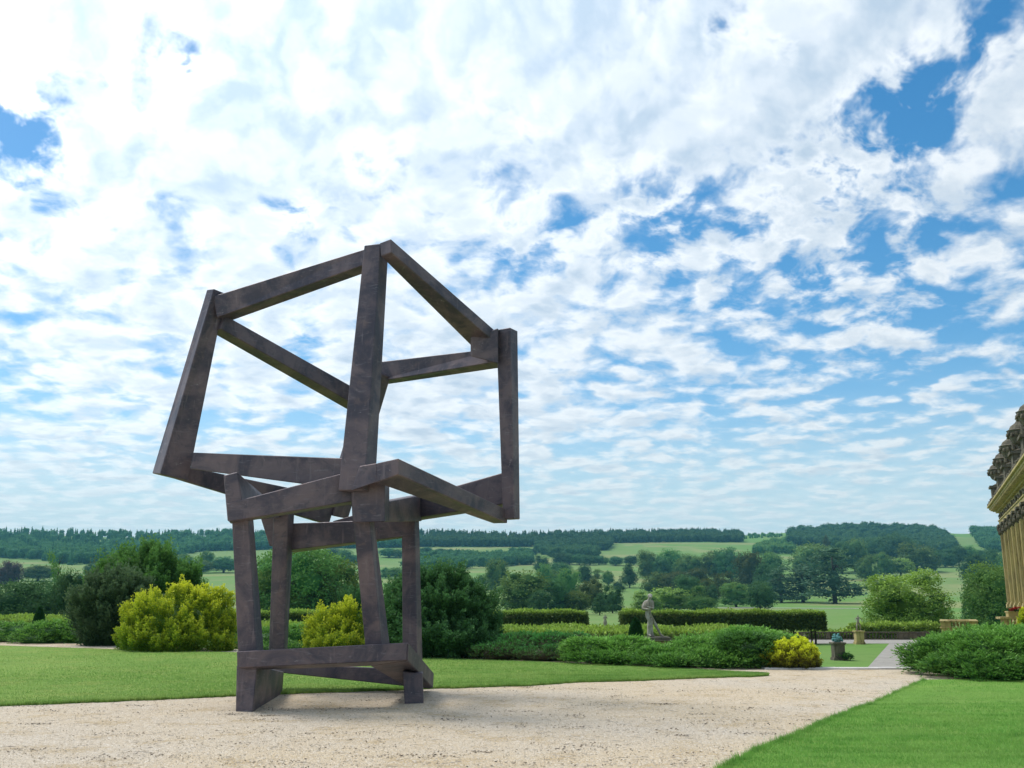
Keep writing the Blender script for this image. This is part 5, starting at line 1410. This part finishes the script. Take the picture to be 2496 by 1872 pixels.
# ================================================================== statues
def skin_mesh(name, pts, edges, sub=2):
    """one continuous body grown over a jointed skeleton: pts = (position, radius or (rx, ry)), first point is the root"""
    me = bpy.data.meshes.new(name)
    me.from_pydata([tuple(p[0]) for p in pts], edges, [])
    o = bpy.data.objects.new(name, me); C.objects.link(o)
    o.modifiers.new('skin', 'SKIN'); 
    sv = me.skin_vertices[0].data
    for i, p in enumerate(pts):
        r = p[1]; sv[i].radius = r if hasattr(r, '__len__') else (r, r); sv[i].use_root = (i == 0)
    s = o.modifiers.new('sub', 'SUBSURF'); s.levels = sub; s.render_levels = sub
    dg = bpy.context.evaluated_depsgraph_get(); dg.update()
    out = bpy.data.meshes.new_from_object(o.evaluated_get(dg)); out.name = name
    out.polygons.foreach_set('use_smooth', np.ones(len(out.polygons), dtype=bool))
    bpy.data.objects.remove(o); bpy.data.meshes.remove(me)
    return out
def body(J, k=1.0):
    """J: joint name -> position; returns skeleton for one continuous figure with a head"""
    names = ['pelvis','waist','chest','neck','head','crown','brow','nose','chin',
             'shl','ell','hal','fil','shr','elr','har','fir','hil','knl','anl','tol','hir','knr','anr','tor']
    rad = dict(pelvis=(.155,.115), waist=(.125,.095), chest=(.165,.11), neck=(.055,.055), head=(.085,.095), crown=(.07,.075), brow=(.05,.05), nose=(.018,.02), chin=(.042,.045),
               shl=.062, ell=.046, hal=.032, fil=.022, shr=.062, elr=.046, har=.032, fir=.022, hil=.092, knl=.062, anl=.040, tol=.032, hir=.092, knr=.062, anr=.040, tor=.032)
    idx = {n: i for i, n in enumerate(names)}
    E = [('pelvis','waist'),('waist','chest'),('chest','neck'),('neck','head'),('head','crown'),('head','brow'),('brow','nose'),('head','chin'),
         ('chest','shl'),('shl','ell'),('ell','hal'),('hal','fil'),('chest','shr'),('shr','elr'),('elr','har'),('har','fir'),
         ('pelvis','hil'),('hil','knl'),('knl','anl'),('anl','tol'),('pelvis','hir'),('hir','knr'),('knr','anr'),('anr','tor')]
    pts = [(J[n], tuple(np.array(rad[n])*k) if hasattr(rad[n], '__len__') else rad[n]*k) for n in names]
    return pts, [(idx[a], idx[b]) for a, b in E]

def main_statue():
    d = 38.0
    base = P(1600, 1553, d)
    root = empty('stone_statue', base, 'weathered pale stone statue of a striding man with folded arms above the junipers', 'statue')
    o = np.array(base)
    def q(cx, cy, dd=0.0): return Vector(P(1500+cx*.1085, 1420+cy*.1085, d+dd) - o)
    J = dict(pelvis=q(732,730), waist=q(738,640), chest=q(745,500,-.02), neck=q(768,395,-.03), head=q(782,325,-.06), crown=q(780,292,-.03), brow=q(792,318,-.13), nose=q(806,338,-.19), chin=q(794,362,-.13),
             shl=q(662,435,.03), ell=q(618,585,-.05), hal=q(735,600,-.22), fil=q(790,596,-.26), shr=q(828,448,-.02), elr=q(852,585,-.12), har=q(760,560,-.25), fir=q(715,540,-.27),
             hil=q(712,745,-.04), knl=q(765,870,-.10), anl=q(758,1165,-.02), tol=q(800,1205,-.20), hir=q(775,745,.06), knr=q(888,925,.10), anr=q(1020,1175,.22), tor=q(1085,1212,.12))
    pts, ed = body(J, 1.0)
    link('figure', skin_mesh('figure', pts, ed), M['pale_stone'], root)
    # cap of hair, lighter on top
    b = BM(); c = q(779,300,-.03); b.blob(tuple(c), (.092, .10, .085), 3, .05, 3); b.build('hair', M['pale_stone'], root, smooth=True)
    # cloak over the shoulders, hanging to the elbows
    b = BM(); rings = []
    prof = [(392,770,60,.09),(440,750,118,.15),(520,738,132,.17),(600,728,128,.18),(635,722,96,.14)]
    for cy, cx, w, dep in prof:
        ring = []
        for i in range(20):
            a_ = 2*math.pi*i/20; fold = 1+.09*math.sin(i*2.9+cy*.02)
            p = q(cx, cy); ring.append(b.b.verts.new((p.x + w*.1085*d/F0*math.cos(a_)*fold, p.y + .05 + dep*math.sin(a_)*fold, p.z)))
        rings.append(ring)
    for r0, r1 in zip(rings, rings[1:]):
        for i in range(20): b.b.faces.new((r0[i], r0[(i+1) % 20], r1[(i+1) % 20], r1[i]))
    b.b.faces.new(list(reversed(rings[0]))); b.b.faces.new(rings[-1])
    b.build('cloak', M['worn_stone'], root, smooth=True)
    # support covered with cloth beside the standing leg
    b = BM(); rings = []
    for cy, cx, w in ((800,782,40),(880,780,56),(1000,778,60),(1120,780,66),(1225,800,84)):
        ring = []
        for i in range(16):
            a_ = 2*math.pi*i/16; f_ = 1+.12*math.sin(i*3.1); p = q(cx, cy, .06)
            ring.append(b.b.verts.new((p.x + w*.1085*d/F0*math.cos(a_)*f_, p.y + .15*math.sin(a_)*f_, p.z)))
        rings.append(ring)
    for r0, r1 in zip(rings, rings[1:]):
        for i in range(16): b.b.faces.new((r0[i], r0[(i+1) % 16], r1[(i+1) % 16], r1[i]))
    b.b.faces.new(list(reversed(rings[0]))); b.b.faces.new(rings[-1])
    b.build('support', M['pale_stone'], root, smooth=True)
    hw = 24*d/F0
    b = BM(); b.box(-hw-.02, -.40, -.075, hw+.10, .40, .012); b.box(-hw+.06, -.44, -.13, hw+.16, .42, -.077); b.build('plinth', M['dark_stone'], root, .02)
    g = float(ground_z(base[0], base[1])) - base[2]
    b = BM(); b.box(-hw+.16, -.32, g-.05, hw+.02, .32, -.132); b.build('pedestal', M['terracotta'], root, .02)
M['terracotta'] = mat_stone('reddish_stone', (0.38, 0.24, 0.15), (0.30, 0.20, 0.13), (0.10, 0.07, 0.05), 2.0, .5)
main_statue()

def pedestal(px, pt, pb, wpx, d, label, name, mat, figure, cat='statue', figmat='pale_stone'):
    """statue on a panelled pedestal standing on the lower garden; sizes from the picture"""
    x = hx(px, d); g = float(ground_z(x, d)); zt = zz(pt, d)
    root = empty(name, (x, d, g), label, cat)
    h = zt-g; w = wpx*d/F0/2
    b = BM()
    b.box(-w*1.12, -w*1.12, -.05, w*1.12, w*1.12, h*.12); b.box(-w*1.04, -w*1.04, h*.12+.002, w*1.04, w*1.04, h*.18)
    b.box(-w*.92, -w*.92, h*.18+.002, w*.92, w*.92, h*.86); b.box(-w*.66, -w*.95, h*.27, w*.66, -w*.922, h*.77)
    b.box(-w*1.03, -w*1.03, h*.86+.002, w*1.03, w*1.03, h*.92); b.box(-w*1.16, -w*1.16, h*.92+.002, w*1.16, w*1.16, h)
    b.build('pedestal', M[mat], root, .015)
    figure(root, h, w)
    return root
def fig_bust(root, h, w):
    k = .66
    b = BM()
    b.lathe([(.30*k,h+.002),(.34*k,h+.06*k),(.24*k,h+.12*k),(.42*k,h+.20*k),(.48*k,h+.38*k),(.40*k,h+.56*k),(.20*k,h+.66*k),(.12*k,h+.70*k)], 14, sy=.7)
    b.build('torso', M['verdigris'], root, smooth=True)
    J = [((.06, 0, h+.56*k), .08), ((.07, -.02, h+.66*k), .075), ((.08, -.03, h+.76*k), (.10, .11)), ((.08, 0, h+.84*k), (.08, .085)), ((.09, -.12, h+.78*k), .035), ((.095, -.15, h+.75*k), .018), ((.085, -.09, h+.70*k), .042)]
    link('head', skin_mesh('head', J, [(0,1),(1,2),(2,3),(2,4),(4,5),(2,6)]), M['verdigris'], root)
    b = BM(); rr = random.Random(7)
    for q in range(26):
        a_ = rr.uniform(0, 6.28); z = rr.uniform(.12, .58)*k; r_ = (.44-.22*max(0, z/k-.3))*k
        b.blob((r_*math.cos(a_)*1.05, r_*math.sin(a_)*.75, h+z), (.13*k, .11*k, .10*k), 1, .2, q)
    for q in range(8): b.blob((-.16+rr.uniform(-.06, .06), rr.uniform(-.05, .1), h+.66*k+rr.uniform(-.06, .07)), (.07, .07, .06), 1, .2, q+40)
    b.build('drapery', M['verdigris'], root, smooth=True)
d_b = 66.0
pedestal(2037, 1565.5, 1606, 27, d_b, 'green bronze draped bust on a dark square pedestal on the lower lawn', 'bronze_bust', 'dark_stone', fig_bust)
def fig_stand(kind, s):
    def f(root, h, w):
        v = lambda x, y, z: Vector((x*s, y*s, h + z*s))
        if kind == 'reach':
            J = dict(pelvis=v(0,0,.92), waist=v(.02,0,1.08), chest=v(.04,-.02,1.32), neck=v(.05,-.02,1.50), head=v(.02,-.04,1.63), crown=v(.02,-.02,1.70), brow=v(.0,-.11,1.65), nose=v(-.01,-.16,1.62), chin=v(.0,-.11,1.56),
                shl=v(-.17,0,1.42), ell=v(-.30,-.10,1.20), hal=v(-.22,-.26,1.05), fil=v(-.16,-.32,1.02), shr=v(.22,0,1.42), elr=v(.40,.02,1.28), har=v(.48,-.05,1.02), fir=v(.50,-.08,.92),
                hil=v(-.09,0,.86), knl=v(-.16,-.10,.48), anl=v(-.18,0,.08), tol=v(-.20,-.16,.03), hir=v(.09,0,.86), knr=v(.18,-.02,.48), anr=v(.24,.05,.08), tor=v(.28,-.10,.03))
        else:
            J = dict(pelvis=v(0,0,.92), waist=v(0,0,1.08), chest=v(0,-.02,1.32), neck=v(0,-.02,1.50), head=v(0,-.03,1.63), crown=v(0,-.01,1.72), brow=v(0,-.11,1.65), nose=v(0,-.16,1.62), chin=v(0,-.11,1.56),
                shl=v(-.18,0,1.42), ell=v(-.26,.0,1.14), hal=v(-.10,-.20,1.06), fil=v(-.02,-.22,1.06), shr=v(.18,0,1.42), elr=v(.25,0,1.16), har=v(.14,-.18,1.28), fir=v(.08,-.20,1.34),
                hil=v(-.09,0,.86), knl=v(-.10,-.04,.48), anl=v(-.10,0,.08), tol=v(-.11,-.15,.03), hir=v(.09,0,.86), knr=v(.11,-.08,.48), anr=v(.12,.02,.08), tor=v(.13,-.13,.03))
        pts, e = body(J, s)
        link('figure', skin_mesh('figure', pts, e), M['pale_stone'], root)
        if kind == 'reach':
            b = BM(); b.tube([v(-.13,.10,.0), v(-.15,.12,.45), v(-.10,.08,.80)], [.12*s, .09*s, .07*s], 8)
            b.tube([v(.10,.10,1.0), v(.24,.14,.7), v(.30,.12,.35)], [.05*s, .08*s, .05*s], 7)
            b.build('drapery', M['worn_stone'], root, smooth=True); return
        b = BM(); rings = []
        for z, rx, ry in ((1.0,.17,.13),(.75,.22,.17),(.4,.25,.20),(.0,.30,.24)):
            rings.append([b.b.verts.new(v(rx*math.cos(2*math.pi*i/18)*(1+.12*math.sin(i*2.6)) + (.05 if kind == 'reach' else 0), .05+ry*math.sin(2*math.pi*i/18)*(1+.12*math.sin(i*2.6)), z)) for i in range(18)])
        for r0, r1 in zip(rings, rings[1:]):
            for i in range(18): b.b.faces.new((r0[i], r0[(i+1) % 18], r1[(i+1) % 18], r1[i]))
        b.b.faces.new(list(reversed(rings[0]))); b.b.faces.new(rings[-1])
        b.build('drapery', M['pale_stone'], root, smooth=True)
    return f
pedestal(2090, 1537.5, 1571, 20, 88.0, 'stone figure on a golden pedestal in front of the far balustrade', 'pedestal_statue', 'gold_stone', fig_stand('reach', .78))
pedestal(1475, 1530.5, 1566, 14, 86.0, 'small pale robed statue standing in the gap between the hedges', 'garden_statue', 'dark_stone', fig_stand('robe', .66))
pedestal(1958, 1566, 1572, 22, 84.0, 'small pale statue on the lawn under the pleached hedge, behind the golden shrub', 'lawn_statue', 'pale_stone', fig_stand('reach', .42))
spray_bush('shrub', 'small dark shrub leaning on the foot of the bronze bust pedestal', 'shrub', [(2058,1600,8,8),(2064,1604,6,5)], 65.6, M['juniper_dark'], 160, .3, 8, .10, 84, 1.0, base_z=GARDEN, layers=6, lay=(.2,.1), dj=0)

# ================================================================== haze in the valley air
def haze():
    b = BM(); b.box(-3900, -300, -9.5, 3900, 3420, 175)
    o = b.build('haze', None)
    m, t, out = material('valley_haze')
    v = t.node('ShaderNodeVolumePrincipled')
    v.inputs['Color'].default_value = (0.26, 0.74, 0.95, 1); v.inputs['Density'].default_value = 0.00010
    v.inputs['Anisotropy'].default_value = 0.15
    t.l.new(v.outputs[0], out.inputs['Volume'])
    o.data.materials.append(m); tag(o, kind='stuff')
haze()
